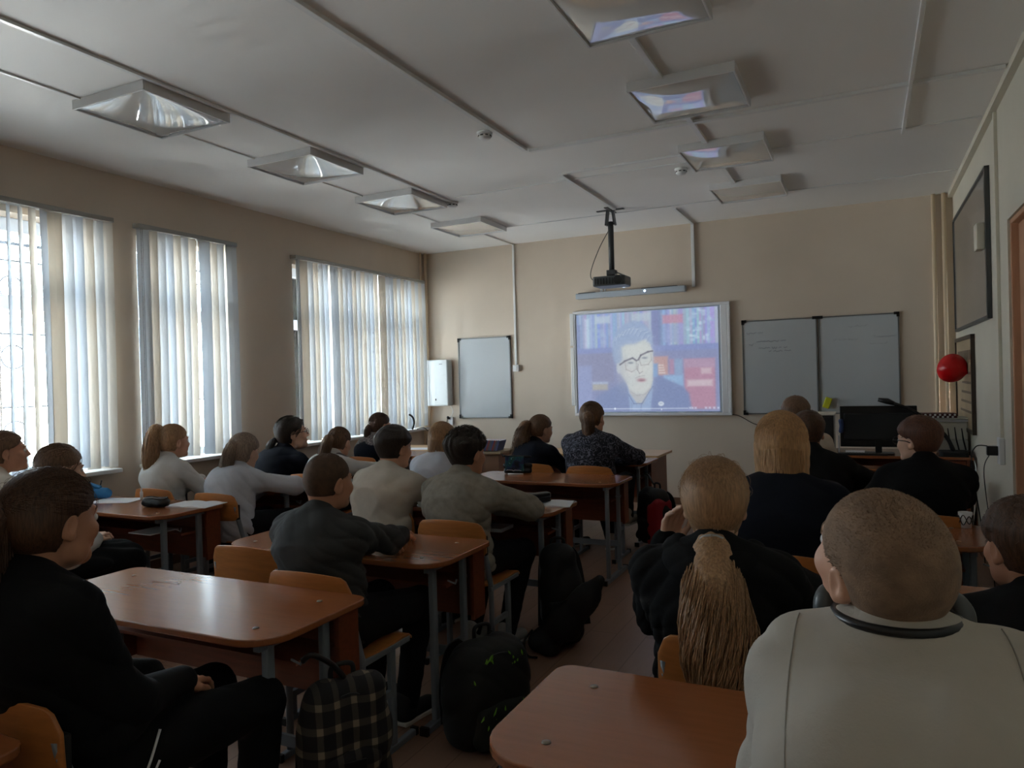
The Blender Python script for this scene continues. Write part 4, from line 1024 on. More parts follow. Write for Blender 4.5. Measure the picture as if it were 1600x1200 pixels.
    # ---- body: one continuous skin surface
    base, feat, sub, ears, earsub = head_prims(hs)
    pts = np.array([p for q in torso+armp+legp for p in (q[1], q[2])]); lo = pts.min(0)-.12; hi = pts.max(0)+.12
    lo[2] = max(lo[2], .03); hi[2] = Nb[2]+.05
    gb = Grid(lo, hi, bv); fill(gb, torso+legp, .03, -.010); fill(gb, armp, .03, -.006); fill(gb, neck, .02, -.001)
    parts = [surf(gb)]
    r_ = .155*hs; gh = Grid(C-np.array([r_, r_, .13*hs]), C+np.array([r_, r_, r_]), hv)
    glo = np.minimum(C-r_, Nb-.10); glo[2] = Nb[2]-.03; ghi = np.maximum(C+r_, Nb+.10); ghi[2] = C[2]+.15*hs; gh = Grid(glo, ghi, hv)
    fill(gh, [fix(p, fn, HR) for p in base], .03); fill(gh, [fix(p, fn, HR) for p in feat], .018); fill(gh, [fix(p, fn, HR) for p in sub], .006, 0, True)
    fill(gh, [fix(p, fn, HR) for p in ears], .008); fill(gh, [fix(p, fn, HR) for p in earsub], .005, 0, True)
    fill(gh, neck, .03); parts.append(surf(gh))
    for s, Wt, R in hands:
        v, f = hand_mesh(s, 28, [.0042, .0036, .0028][near]); parts.append(((v*.92*min(1.05, sc+.05))@R.T+Wt, f))
    def lipmi(V, Q):
        q = loc(V[Q].mean(1))/hs; return ((np.abs(q[:, 0]) < .021-.5*np.abs(q[:, 2]+.0597)) & (np.abs(q[:, 2]+.0597) < .0095) & (q[:, 1] > .080)).astype(int)
    smooth_mesh('body', parts, [SKIN[skin_], M_lip], root, lipmi)
    # ---- eyes and brows
    for s in (-1, 1):
        eb = MB(); r = .0118*hs; prof = [(r*math.sin(q), r*math.cos(q)) for q in [0, .17, .17, .42, .42]+[.42+k*.34 for k in range(1, 9)]]; prof[0] = (0, r)
        n = 14; b0 = 0
        for k, (rr, yy) in enumerate(prof):
            for i in range(n): eb.v.append((rr*math.cos(i*2*math.pi/n), yy, rr*math.sin(i*2*math.pi/n)))
        for k in range(len(prof)-1):
            for i in range(n):
                i2 = (i+1) % n; eb.f.append((k*n+i, (k+1)*n+i, (k+1)*n+i2, k*n+i2)); eb.mi.append(0 if k < 2 else (1 if k < 4 else 2))
        eo = eb.build('eye', [mat('pupil', (8, 8, 8), .1), mat('iris', (84, 84, 76), .2), mat('eye_white', (215, 212, 208), .25)], root, smooth=True)
        eo.matrix_local = Matrix.Translation(fn((s*.031*hs, .0775*hs, .002*hs))) @ Matrix(HR.tolist()).to_4x4()
        bp = spline([fn(np.array(q)*hs) for q in ((s*.014, .0895, .020), (s*.030, .088, .0265), (s*.047, .074, .021))], 8)
        v, f = tubes(bp[None], np.array([.0018, .0028, .003, .003, .0028, .0024, .0018, .0008])*hs, 6); smooth_mesh('eyebrow', [(v, f)], hm if hm is not None else HAIR['brown'], root)
    # ---- clothing
    neckcut = Nb[2]+.028
    if top is not None:
        tp = torso+armp; pts = np.array([p for q in tp for p in (q[1], q[2])]); lo = pts.min(0)-.11*sc*1.2; hi = pts.max(0)+.11*sc*1.2; lo[0] = min(lo[0], -.19*sc); hi[0] = max(hi[0], .19*sc); hi[2] = Nb[2]+.10; lo[2] = P0[2]-.115
        g = Grid(lo, hi, cv); fill(g, torso, .035, off); fill(g, armp, .03, off*.9)
        for s, Wt, R in hands:        # cuffs
            wv = np.array(Wt); ev = el[s]; u = (wv-ev)/np.linalg.norm(wv-ev); fill(g, [('c', wv-u*.035, wv-u*.002, .031*sc+off*.45, .030*sc+off*.45)], .006)
        if collar == 'crew': fill(g, [('c', Nb+np.array([0, .0, -.01]), Nb+np.array([0, .004, .022]), .060*sc+off*.4, .054*hs+off*.35)], .012)
        elif collar in ('shirt', 'blazer'):
            fill(g, [('c', Nb+np.array([0, .0, -.01]), Nb+np.array([0, .004, .034]), .062*sc+off*.4, .056*hs+off*.3)], .006)
        elif collar == 'turtle': fill(g, [('c', Nb, sk+np.array([0, 0, -.02]), .062*sc, .056*hs)], .012)
        if extras: fill(g, extras(Nb, S, C, HR, sc), .02)
        X, Y, Z = g.xyz(); wgt = .35+.65*np.clip((np.abs(X-Nb[0])-.08)/.1, 0, 1)+.5*np.clip((Ch[2]-Z)/.2, 0, 1)
        g.D += fold[1]*folds(X, Y, Z, fold[0], seed)*wgt
        v, f = surf(g); smooth_mesh({'blazer': 'jacket', 'shirt': 'shirt'}.get(collar, 'top'), [(v, f)], top, root)
    if vest is not None:
        lo = np.array([-.24*sc, Nb[1]-.25, P0[2]-.12]); hi = np.array([.24*sc, Nb[1]+.22, Nb[2]+.06]); lo[1] = min(lo[1], -.2); hi[1] = max(hi[1], .15)
        g = Grid(lo, hi, cv); fill(g, torso[:3], .035, off+.006); fill(g, [('c', p[1], p[1]+(p[2]-p[1])*.72, p[3], p[4]) for p in [torso[3], torso[5]]], .03, off+.005)
        smooth_mesh('vest', [surf(g)], vest, root)
    if hood is not None:
        g = Grid(Nb-np.array([.22, .20, .17]), Nb+np.array([.22, .16, .14]), cv); hp = []
        for t0 in range(9):
            q = math.radians(-10+t0*25); nxt = math.radians(-10+(t0+1)*25); f_ = lambda q: Nb+np.array([.105*math.cos(q+math.pi)*1.0, .015-.095*math.sin(q), .012-.035*math.sin(q)])
            if t0 < 8: hp.append(('c', f_(q), f_(nxt), .032+.012*math.sin(q)**2, .032+.012*math.sin(nxt)**2))
        fill(g, hp, .03); X, Y, Z = g.xyz(); g.D += .006*folds(X, Y, Z, 26, 5); smooth_mesh('hood', [surf(g)], hood, root)
    if shirt_under is not None:      # visible collar of a shirt worn underneath
        g = Grid(Nb-.10, Nb+.10, hv); fill(g, [('c', Nb+np.array([0, .0, .0]), Nb+np.array([0, .006, .040]), .066*sc, .056*hs)], .01)
        smooth_mesh('shirt_collar', [surf(g)], shirt_under, root)
    if bottom is not None:
        pts = np.array([p for q in legp for p in (q[1], q[2])]+[P0]); lo = pts.min(0)-.13; hi = pts.max(0)+.12; lo[0] -= .04; hi[0] += .04; lo[2] = .055; lo[1] = min(lo[1], -.14)
        g = Grid(lo, hi, bv)
        if skirt:
            fill(g, [('c', P0+np.array([0, 0, -.02]), Wm*.4+P0*.6, .10*sc, .09*sc, (1.42, 1, 1)), ('c', (0, .02, seat+.085), (0, .42*sc, seat+.05), .085*sc, .078*sc, (2.0, 1, 1)), ('c', (0, .42*sc, seat+.04), (0, .44*sc, seat-.10), .075*sc, .06, (2.1, 1, 1))], .04, .012)
            X, Y, Z = g.xyz(); g.D += (.006*np.sin(75*X+3*np.sin(9*Y))*np.clip(Y/.25, 0, 1)).astype(np.float32)
        else:
            fill(g, [('c', P0+np.array([0, 0, -.03]), P0+np.array([0, 0, .02]), .098*sc*wide, .095*sc*wide, (1.42, 1, 1))]+legp, .03, .010)
            X, Y, Z = g.xyz(); g.D += .0028*folds(X, Y, Z, 45, seed+3)
        g.D = np.maximum(g.D, (.062-Z)).astype(np.float32)
        smooth_mesh('skirt' if skirt else 'trousers', [surf(g)], bottom, root)
    for s, an, kn in ank:
        g = Grid(an+np.array([-.07, -.09, -.10]), an+np.array([.07, .20, .07]), .0075)
        z0 = an[2]-.06; fill(g, [('c', (an[0], an[1]-.02, z0+.02), (an[0]+s*.012, an[1]+.125*sc, z0+.012), .037*sc, .034*sc, (1.05, 1, .85)), ('c', (an[0], an[1]-.012, z0+.03), (an[0], an[1]-.012, an[2]+.02), .040*sc, .041*sc)], .025)
        X, Y, Z = g.xyz(); zb = max(.003, an[2]-.082); g.D = np.maximum(g.D, (zb-Z)).astype(np.float32)
        sh_ = smooth_mesh('shoe', [surf(g)], shoe_m or M_blackmat, root)
        MB().prism([(an[0]+(q[0])*sc, an[1]+q[1]*sc) for q in ((-.034, -.05), (.034, -.05), (.040, .05), (.040+s*.012, .13), (s*.012, .158), (-.036+s*.012, .13), (-.036, .05))], zb-.001, zb+.016).build('sole', mat('sole_white', (200, 198, 190), .7), sh_, bevel=.004)
    # ---- hair
    if hair: make_hair(root, hair, hm, C, HR, hs, fn, near, seed, base, Nb)
    if glasses:
        gl = MB()
        for s in (-1, 1):
            gl.tube([fn(np.array([s*.034+.024*math.cos(q), .098, .001+.019*math.sin(q)])*hs) for q in [k*math.pi/10 for k in range(21)]], .0022, 6, cap=False)
            gl.tube([fn(np.array(q)*hs) for q in ((s*.056, .097, .006), (s*.072, .085, .006), (s*.083, .01, .006), (s*.080, -.015, -.002))], .0022, 6)
        gl.tube([fn(np.array(q)*hs) for q in ((-.011, .099, .004), (0, .101, .007), (.011, .099, .004))], .002, 6)
        gl.build('glasses', M_black, root, smooth=True)
    return root, C, HR, Nb, S, fn

def make_hair(root, hd, hm, C, HR, hs, fn, near, seed, base, Nb):
    r = np.random.default_rng(seed); k = hd['kind']; T = hd.get('t', .01); hv = [.0062, .0045, .0034][near]
    zl = hd.get('line', ([-.12, -.03, -.012, .012, .03, .055, .075, .13], [-.088, -.080, -.010, .022, .026, .040, .066, .070]))
    m = .17*hs; gh = Grid(C-m, C+m, hv); fill(gh, [fix(p, fn, HR) for p in base[:3]], .03, 0)
    X, Y, Z = gh.xyz(); dx, dy, dz = X-C[0], Y-C[1], Z-C[2]
    lx = HR[0, 0]*dx+HR[1, 0]*dy+HR[2, 0]*dz; ly = HR[0, 1]*dx+HR[1, 1]*dy+HR[2, 1]*dz; lz = HR[0, 2]*dx+HR[1, 2]*dy+HR[2, 2]*dz
    lx, ly, lz = lx/hs, ly/hs, lz/hs
    top = np.clip((lz+.03)/.09, 0, 1)
    if k == 'buzz': th = .0015+T*(.25+.75*top)
    elif k == 'short':
        th = .002+T*(.12+.88*top**1.2); w_ = np.sin(95*lx+3*np.sin(40*ly)+2*np.sin(33*lz))*np.sin(70*ly+2.5*np.sin(45*lx)); th = th+hd.get('mess', .003)*w_*top
    else: th = T*(.7+.3*top)
    gh.D = (gh.D-th*hs).astype(np.float32)
    if k != 'bob' and k != 'long':
        fill(gh, [fix(('e', tuple(np.array([q_*.078, -.006, -.012])*hs), tuple(np.array([.022, .021, .032])*hs)), fn, HR) for q_ in (-1, 1)], .006, 0, True)
    zc = np.interp(ly, *zl)
    if k in ('bob', 'long'): zc = np.interp(ly, [-.12, .0, .03, .055, .075, .13], [-.12, -.10, -.03, .035, .066, .070])
    gh.D = np.maximum(gh.D, (zc-lz)*hs*.9).astype(np.float32)
    parts = [surf(gh)]
    nS = hd.get('n', [220, 420, 1300][near]); tie = hd.get('tie'); tail = hd.get('tail')
    ec = np.array([0, -.014, .034]); er = np.array([.073, .091, .082])+T*.9
    def scalp(n):
        d = r.normal(size=(n*3, 3)); d /= np.linalg.norm(d, axis=1, keepdims=True); p = ec+d*er
        ok = (p[:, 2] > np.interp(p[:, 1], zl[0], zl[1])) & ~((np.abs(p[:, 0]) > .055) & (np.abs(p[:, 1]+.006) < .024) & (p[:, 2] < .022)) if k not in ('bob', 'long') else (p[:, 2] > -.02) & ((p[:, 1] < .05) | (p[:, 2] > .07)); return d[ok][:n]
    def over(d0, d1, m_, lift=.001):
        t = np.linspace(0, 1, m_)[None, :, None]; d = d0[:, None]*(1-t)+d1[:, None]*t; d /= np.linalg.norm(d, axis=2, keepdims=True); return ec+d*(er+lift)
    if tail is not None:                       # gathered hair and its tail (tail: list of (offset from C in body axes, radius))
        tl = np.array([np.array(q[0]) for q in tail]); tr = np.array([q[1] for q in tail]); cen = C+tl
        flat = hd.get('flat', 1.0)
        lo = (cen-tr[:, None]*1.6).min(0)-.02; hi = (cen+tr[:, None]*1.6).max(0)+.02
        g = Grid(lo, hi, max(hv, .005)); cs = spline(np.column_stack([cen, tr]), 4*len(tail))
        fill(g, [('c', a_[:3], b_[:3], a_[3]*.86, b_[3]*.86, (flat, 1, 1)) for a_, b_ in zip(cs[:-1], cs[1:])], .012)
        X, Y, Z = g.xyz(); g.D += (.0022*np.sin(210*X+6*np.sin(11*Z)+seed)*np.sin(190*Y+5*np.sin(9*Z))).astype(np.float32)
        parts.append(surf(g))
        nt = nS; m_ = 18; cs = spline(np.column_stack([cen, tr]), m_); ph = r.uniform(0, 2*math.pi, nt); rr = np.sqrt(r.uniform(.35, 1.1, nt)); tt = np.linspace(0, 1, m_)
        wv = hd.get('wave', .004); P = np.zeros((nt, m_, 3)); f1 = r.uniform(5, 11, nt)[:, None]; p1 = r.uniform(0, 6, nt)[:, None]
        rad = cs[:, 3][None]*rr[:, None]
        P[:] = cs[None, :, :3]; P[..., 0] += rad*np.cos(ph)[:, None]*flat+wv*tt*np.sin(f1*tt+p1)*2; P[..., 1] += rad*np.sin(ph)[:, None]+wv*tt*np.cos(f1*tt+p1)*2; P[..., 2] += r.uniform(-.035, .01, nt)[:, None]*tt**3
        parts.append(tubes(P, (np.array([.0016]*(m_-4)+[.0013, .001, .0007, .0002])*hd.get('w', 1.0))))
        if tie is not None:
            d0 = scalp(nS); tv = np.array(tie)-ec; d1 = tv/np.linalg.norm(tv); P = over(d0, np.tile(d1, (len(d0), 1)), 10); P += r.normal(scale=.0006, size=P.shape)
            tp = np.array(tie)+r.normal(scale=.005, size=(len(d0), 3)); P[:, -1] = tp; P[:, -2] = (P[:, -3]+tp)/2
            parts.append(tubes((P*hs)@HR.T+C, np.array([.0013]*9+[.001])))
            if hd.get('band', True):
                tb = np.array(cen[0]); dd = cen[1]-cen[0]; dd /= np.linalg.norm(dd); u = np.cross(dd, (1, .2, .1)); u /= np.linalg.norm(u); v_ = np.cross(dd, u)
                MB().tube([tuple(tb+dd*.006+(u*math.cos(q)+v_*math.sin(q))*(tr[0]*.95+.002)) for q in [i*math.pi/8 for i in range(17)]], .0055, 8, cap=False).build('hair_tie', hd.get('bandm', M_blackmat), root, smooth=True)
    if k in ('bob', 'long'):
        Lr = hd.get('len', .17); bk = hd.get('back', .02)
        def mass(p0, p1, r0, r1, sc_): return ('c', p0, p1, r0, r1, sc_)
        zb = C[2]-Lr; top_ = fn(np.array([0, -.022, .0])*hs); bot = np.array([top_[0], top_[1]-bk, zb+.05])
        g = Grid(np.minimum(top_, bot)-.13*hs, np.maximum(top_, bot)+.13*hs, hv)
        fill(g, [mass(tuple(top_), tuple(bot), .078*hs+T*.6, (.074 if k == 'bob' else .058)*hs+T*.5, (1.10, 1, 1))], .02)
        X, Y, Z = g.xyz(); dx, dy, dz = X-C[0], Y-C[1], Z-C[2]; ly = (HR[0, 1]*dx+HR[1, 1]*dy+HR[2, 1]*dz)/hs
        g.D = np.maximum(g.D, (ly-.022)*hs); g.D = np.maximum(g.D, zb-Z+.006*np.sin(60*X))
        g.D = (g.D+.0022*np.sin(230*X+5*np.sin(12*Z)+seed)*np.sin(200*Y)).astype(np.float32); parts.append(surf(g))
        nt = nS; d0 = scalp(nt); nt = len(d0); az = np.arctan2(d0[:, 0], -np.abs(d0[:, 1]))+r.normal(scale=.25, size=nt); az = np.clip(az, -2.05, 2.05) if False else az
        phi = r.uniform(-1.75, 1.75, nt); d1 = np.stack([np.sin(phi), -np.cos(phi), np.full(nt, -.25)], 1); d1 /= np.linalg.norm(d1, axis=1, keepdims=True)
        par = np.array([0, .2, 1.0]); d0 = np.tile(par/np.linalg.norm(par), (nt, 1))+r.normal(scale=.12, size=(nt, 3)); d0[:, 1] += r.uniform(-.7, .45, nt); d0 /= np.linalg.norm(d0, axis=1, keepdims=True)
        P1 = (over(d0, d1, 9, .003)*hs)@HR.T+C; m2 = 9; end = P1[:, -1]; tt = np.linspace(0, 1, m2+1)[1:]
        P2 = np.repeat(end[:, None], m2, 1); ez = zb+r.uniform(-.012, .02, nt); P2[..., 2] = end[:, None, 2]*(1-tt)+ez[:, None]*tt
        cx, cy = top_[0], top_[1]-bk*.5; P2[..., 0] = cx+(end[:, None, 0]-cx)*(1-(.06 if k == 'bob' else .3)*tt); P2[..., 1] = (end[:, None, 1])-bk*tt
        P2[..., 0] += .002*np.sin(9*tt+r.uniform(0, 6, nt)[:, None]); parts.append(tubes(np.concatenate([P1, P2], 1), np.array([.0015]*15+[.001, .0007, .0002])))
    if k == 'buzz' and hd.get('n'):
        d0 = scalp(hd['n']); d1 = d0+np.array([0, .10, -.04])+r.normal(scale=.05, size=d0.shape); d1 /= np.linalg.norm(d1, axis=1, keepdims=True)
        P = over(d0, d1, 4, 0); dirn = (P-ec)/np.linalg.norm(P-ec, axis=2, keepdims=True); P = P+dirn*(np.array([-.008, -.004, .0, .0025])[None, :, None])
        parts.append(tubes((P*hs)@HR.T+C, np.array([.0007, .0007, .0006, .0002])))
    if k == 'short' and near >= 0 and hd.get('tufts', 1):
        nS = [260, 500, 1200][near]; d0 = scalp(nS); d0 = d0[(d0[:, 2] > -.1)]; fl = hd.get('dir', (0, .6, .2)); d1 = d0+np.array(fl)*.35+r.normal(scale=.12, size=d0.shape); d1 /= np.linalg.norm(d1, axis=1, keepdims=True)
        P = over(d0, d1, 5, 0); dirn = (P-ec)/np.linalg.norm(P-ec, axis=2, keepdims=True); lift = np.linspace(-.006, hd.get('lift', .006), 5)[None, :, None]; hgt = np.clip((P[:, :1, 2:]+.03)/.09, .1, 1); P = P+dirn*lift*hgt-dirn*(1-hgt)*T*.8
        parts.append(tubes((P*hs)@HR.T+C, np.array([.0016, .0018, .0016, .0012, .0003])))
    if hd.get('fly'):
        n = hd['fly']; d0 = scalp(n); d0 = d0[d0[:, 2] > .1]; d1 = d0+r.normal(scale=.3, size=d0.shape)+np.array([0, -.4, 0]); d1 /= np.linalg.norm(d1, axis=1, keepdims=True); P = over(d0, d1, 7, .0); dr = (P-ec)/np.linalg.norm(P-ec, axis=2, keepdims=True)
        P = P+dr*(np.sin(np.linspace(0, math.pi*.9, 7))[None, :, None]*r.uniform(.003, .014, (len(d0), 1, 1))); parts.append(tubes((P*hs)@HR.T+C, np.array([.0005]*6+[.0002])))
    smooth_mesh('hair', parts, hm, root)
# ================================================================= things on the desks
def soft(name, prims, k, h, m, parent=None, fold=None, cut=None, off=0.):
    pts = np.array([np.array(q) for p in prims for q in (p[1], p[2] if p[0] == 'c' else p[1])]); R_ = max((max(p[3], p[4])*(max(p[5]) if len(p) > 5 and not isinstance(p[5], dict) else 1)) if p[0] == 'c' else max(p[2]) for p in prims)+off+.02
    g = Grid(pts.min(0)-R_, pts.max(0)+R_, h); fill(g, prims, k, off)
    if fold: X, Y, Z = g.xyz(); g.D += fold[1]*folds(X, Y, Z, fold[0], fold[2])
    if cut is not None: X, Y, Z = g.xyz(); g.D = np.maximum(g.D, cut-Z).astype(np.float32)
    return smooth_mesh(name, [surf(g)], m, parent)
DZ_ = .7005
def sheet(name, label, x, y, w_, d_, rot, th=.0015, m=None, cat='paper', z=DZ_):
    o = MB().box(-w_/2, -d_/2, 0, w_/2, d_/2, th).build(name, m or M_paper); o.location = (x, y, z); o.rotation_euler = (0, 0, rot); return tag(o, label, cat)
sheet('paper_sheet', 'white sheet of paper beside the blue pencil case', -4.53, 3.22, .21, .297, -1.2)
def notebook(label, x, y, rot, w_=.33, d_=.21, z=DZ_):
    t = thing('notebook', label, 'notebook', (x, y, z), rot)
    for s in (-1, 1):
        n = 8; vs = []; fs = []
        for th in (1, 0):
            for j in (0, 1):
                for i in range(n+1):
                    u = i/n; vs.append((s*u*w_/2, (-.5+j)*d_, (.004+.007*math.sin(math.pi*min(1, u*1.2))*(1-u*.4))*th))
        for i in range(n):
            fs += [(i, i+1, i+n+2, i+n+1), (i+2*n+2, i+3*n+3, i+3*n+4, i+2*n+3), (i, i+2*n+2, i+2*n+3, i+1), (i+n+1, i+n+2, i+3*n+4, i+3*n+3)]
        fs += [(0, n+1, 3*n+3, 2*n+2), (n, 3*n+2, 4*n+3, 2*n+1)]
        MB().add(vs, fs).build('page_block', M_paper, t)
    return t
notebook('open white notebook near the right end of the window-side desk', -3.84, 3.26, .15)
notebook('open white notebook under the black glasses case', -1.72, 3.93, .25)
t = thing('glasses_case', 'black glasses case lying on the open notebook', 'case', (-1.76, 3.93, DZ_+.0125), .9)
MB().prism(rrect(-.08, -.032, .08, .032, (.02,)*4), 0, .022).build('lower_shell', M_blackmat, t, bevel=.004); MB().prism(rrect(-.08, -.032, .08, .032, (.02,)*4), .0225, .052).build('lid', M_black, t, bevel=.008)
# soft pencil cases
t = thing('pencil_case', 'bright blue open pencil case on the window-side desk', 'pencil case', (-4.74, 3.22, DZ_), .4)
soft('pouch', [('c', (-.07, 0, .04), (.07, 0, .04), .036, .036, (1, .8, 1))], .01, .005, mat('case_blue', (20, 110, 165), .6), t, (60, .004, 2), cut=.0)
MB().obox((-.02, 0, .088), (.12, .03, .035), (.4, .3, 0)).build('flap', mat('case_blue', (0, 0, 0)), t, bevel=.008); MB().tube([(-.05, .02, .05), (-.06, .03, .12)], .004, 6).tube([(.02, 0, .05), (.03, .02, .125)], .004, 6).build('pen', M_blackmat, t)
t = thing('pencil_case', 'round black pencil case standing open on the window-side desk', 'pencil case', (-4.03, 3.13, DZ_), .1)
soft('pouch', [('c', (-.06, 0, .028), (.06, 0, .028), .030, .030, (1, 1.5, 1))], .01, .005, mat('case_dark', (18, 26, 28), .5), t, (50, .003, 4), cut=.0)
MB().tube([(.085*math.cos(q), .042*math.sin(q), .055+.004*math.sin(3*q)) for q in [k*math.pi/14 for k in range(29)]], .0045, 6, cap=False).build('zip_edge', M_black, t, smooth=True)
t = thing('eraser_bottle', 'small clear white stick standing near the round pencil case', 'bottle', (-4.40, 3.31, DZ_))
MB().lathe([(.010, 0), (.010, .05), (.005, .056), (.005, .075), (0, .077)], n=14).build('tube', M_white, t, smooth=True)
def pouch_mat():
    m = bpy.data.materials.new('pouch_print'); m.use_nodes = True; N = m.node_tree.nodes; L = m.node_tree.links; p = N['Principled BSDF']; p.inputs['Roughness'].default_value = .45
    tc = N.new('ShaderNodeTexCoord'); nz = N.new('ShaderNodeTexNoise'); nz.inputs['Scale'].default_value = 16; nz.inputs['Detail'].default_value = 4; cr = N.new('ShaderNodeValToRGB')
    e = cr.color_ramp.elements; e[0].position = .36; e[0].color = (*lin((10, 12, 18)), 1); e[1].position = .68; e[1].color = (*lin((130, 190, 190)), 1)
    for ps, c in ((.46, (24, 34, 78)), (.53, (16, 84, 88)), (.6, (20, 60, 50))): q = cr.color_ramp.elements.new(ps); q.color = (*lin(c), 1)
    L.new(tc.outputs['Object'], nz.inputs[0]); L.new(nz.outputs[0], cr.inputs[0]); L.new(cr.outputs[0], p.inputs['Base Color']); return m
t = thing('pencil_pouch', 'dark pencil pouch with a teal printed front standing on the desk', 'pencil case', (-2.47, 5.15, DZ_), math.radians(14))
soft('pouch', [('c', (-.095, 0, .02), (.095, 0, .02), .018, .018, (1, 1.3, 1)), ('c', (-.10, 0, .065), (.10, 0, .065), .016, .016), ('c', (-.105, 0, .138), (.10, 0, .132), .008, .008)], .03, .004, M_black, t, (40, .002, 3))
MB().box(-.095, -.0255, .02, .055, -.0215, .135).build('printed_front', pouch_mat(), t, bevel=.002)
tx = MB(); scribble(tx, -.085, .028, .12, .016, .0012, .008); tx.build('printed_lettering', M_paper, t, loc=(0, -.0262, 0))
MB().tube([(-.105, 0, .138), (-.125, 0, .153), (-.115, 0, .128)], .005, 6).build('zip_pull', M_black, t)
tag(MB().tube([(-2.52, 5.075, .7055), (-2.40, 5.10, .7055)], .0045, 8).build('pencil', M_white, smooth=True), 'white pencil lying in front of the printed pouch', 'pencil')
sheet('paper_sheet', 'white worksheet under the arm of the girl in the floral blouse', -1.90, 6.24, .297, .21, .1)
sheet('paper_sheet', 'white paper on the light table by the far window', -4.45, 6.80, .30, .21, .2, z=.7005)
sheet('book', 'white book stored under the top of the desk with the notebook', -2.02, 3.84, .20, .16, 0, .02, cat='book', z=.5525)
sheet('book', 'pinkish book stored under the desk, left of the white one', -2.22, 3.84, .13, .16, 0, .018, m=mat('pink_cover', (190, 130, 120), .6), cat='book', z=.5525)
sheet('paper_sheet', 'white paper stored under the window-side desk', -4.02, 3.10, .2, .2, 0, .006, z=.5525)
t = thing('drinking_glass', 'small glass holder with dark wire pattern on the right desk', 'glass', (.40, 3.93, DZ_))
MB().lathe([(.024, 0), (.030, .07), (.028, .07), (.022, .003), (0, .003)], n=20).build('cup', M_white, t, smooth=True)
MB().tube([(.031*math.cos(q), .031*math.sin(q), .035+.02*math.sin(4*q)) for q in [k*math.pi/24 for k in range(49)]], .0022, 5, cap=False).tube([(.031*math.cos(q), .031*math.sin(q), .04-.02*math.sin(4*q)) for q in [k*math.pi/24 for k in range(49)]], .0022, 5, cap=False).build('wire_pattern', M_black, t)
t = thing('small_case', 'small dark case on the desk behind the leaning girl in the white shirt', 'case', (-3.66, 4.10, DZ_))
MB().prism(rrect(-.07, -.035, .07, .035, (.02,)*4), 0, .05).build('case', M_black, t, bevel=.012)

# ================================================================= backpacks
def strap_pts(pts, n=16): return bez(pts, n)
def strap(name, pts, w_, m, parent, th=.003):
    pts = [Vector(p) for p in pts]; vs = []; fs = []
    for i, p in enumerate(pts):
        tn = (pts[min(i+1, len(pts)-1)]-pts[max(i-1, 0)]).normalized(); sd = tn.cross(Vector((0, 1, .1))).normalized(); nr = tn.cross(sd)
        vs += [p-sd*w_/2+nr*th, p+sd*w_/2+nr*th, p+sd*w_/2-nr*th, p-sd*w_/2-nr*th]
    for i in range(len(pts)-1):
        for q in range(4): q2 = (q+1) % 4; fs.append((i*4+q, i*4+q2, i*4+4+q2, i*4+4+q))
    fs += [(3, 2, 1, 0), tuple(len(vs)-4+q for q in range(4))]
    return MB().add(vs, fs).build(name, m, parent, smooth=False)
def backpack(label, loc, rot, mbody, mpocket, W=.30, D=.17, Hh=.42, tilt=(0, 0), seed=1, accents=None, slim=1.0):
    t = thing('backpack', label, 'backpack', loc); t.rotation_euler = (tilt[0], tilt[1], rot)
    r = D*.42; w2 = W/2-r; pr = []
    for z0, z1, k_ in ((r, Hh*.55, 1.0), (Hh*.55, Hh-r*1.1, .86)):
        for x in (-1, 1):
            for y in (-1, 1): pr.append(('c', (x*w2*(1 if z0 == r else k_+.07), y*(D/2-r), z0), (x*w2*k_*slim, y*(D/2-r)*k_, z1), r, r*.92))
    pr.append(('e', (0, 0, Hh*.5), (W*.42, D*.48, Hh*.45)))
    soft('main_bag', pr, .05, .007, mbody, t, (22, .006, seed), cut=.002)
    soft('front_pocket', [('c', (-W*.26, -D*.50, Hh*.16), (W*.26, -D*.50, Hh*.16), .032, .032), ('c', (-W*.24, -D*.47, Hh*.42), (W*.24, -D*.47, Hh*.42), .028, .028), ('e', (0, -D*.50, Hh*.28), (W*.32, .035, Hh*.2))], .04, .007, mpocket, t, (28, .004, seed+2), cut=.01)
    MB().tube([(W*.40*math.cos(q), -D*.36-.01*math.sin(q), Hh*.50+Hh*.42*math.sin(q)) for q in [k*math.pi/16 for k in range(17)]], .0035, 6).build('zip', M_black, t, smooth=True)
    MB().tube(bez([(-.035, D*.2, Hh-.02), (-.03, D*.2, Hh+.03), (.03, D*.2, Hh+.03), (.035, D*.2, Hh-.02)]), .008, 8).build('carry_loop', M_blackmat, t, smooth=True)
    for s in (-1, 1): strap('shoulder_strap', strap_pts([(s*.06, D*.42, Hh-.04), (s*.09, D*.62, Hh*.8), (s*.11, D*.68, Hh*.45), (s*.12, D*.5, Hh*.12)]), .05, M_blackmat, t)
    if accents: accents(t, W, D, Hh)
    return t
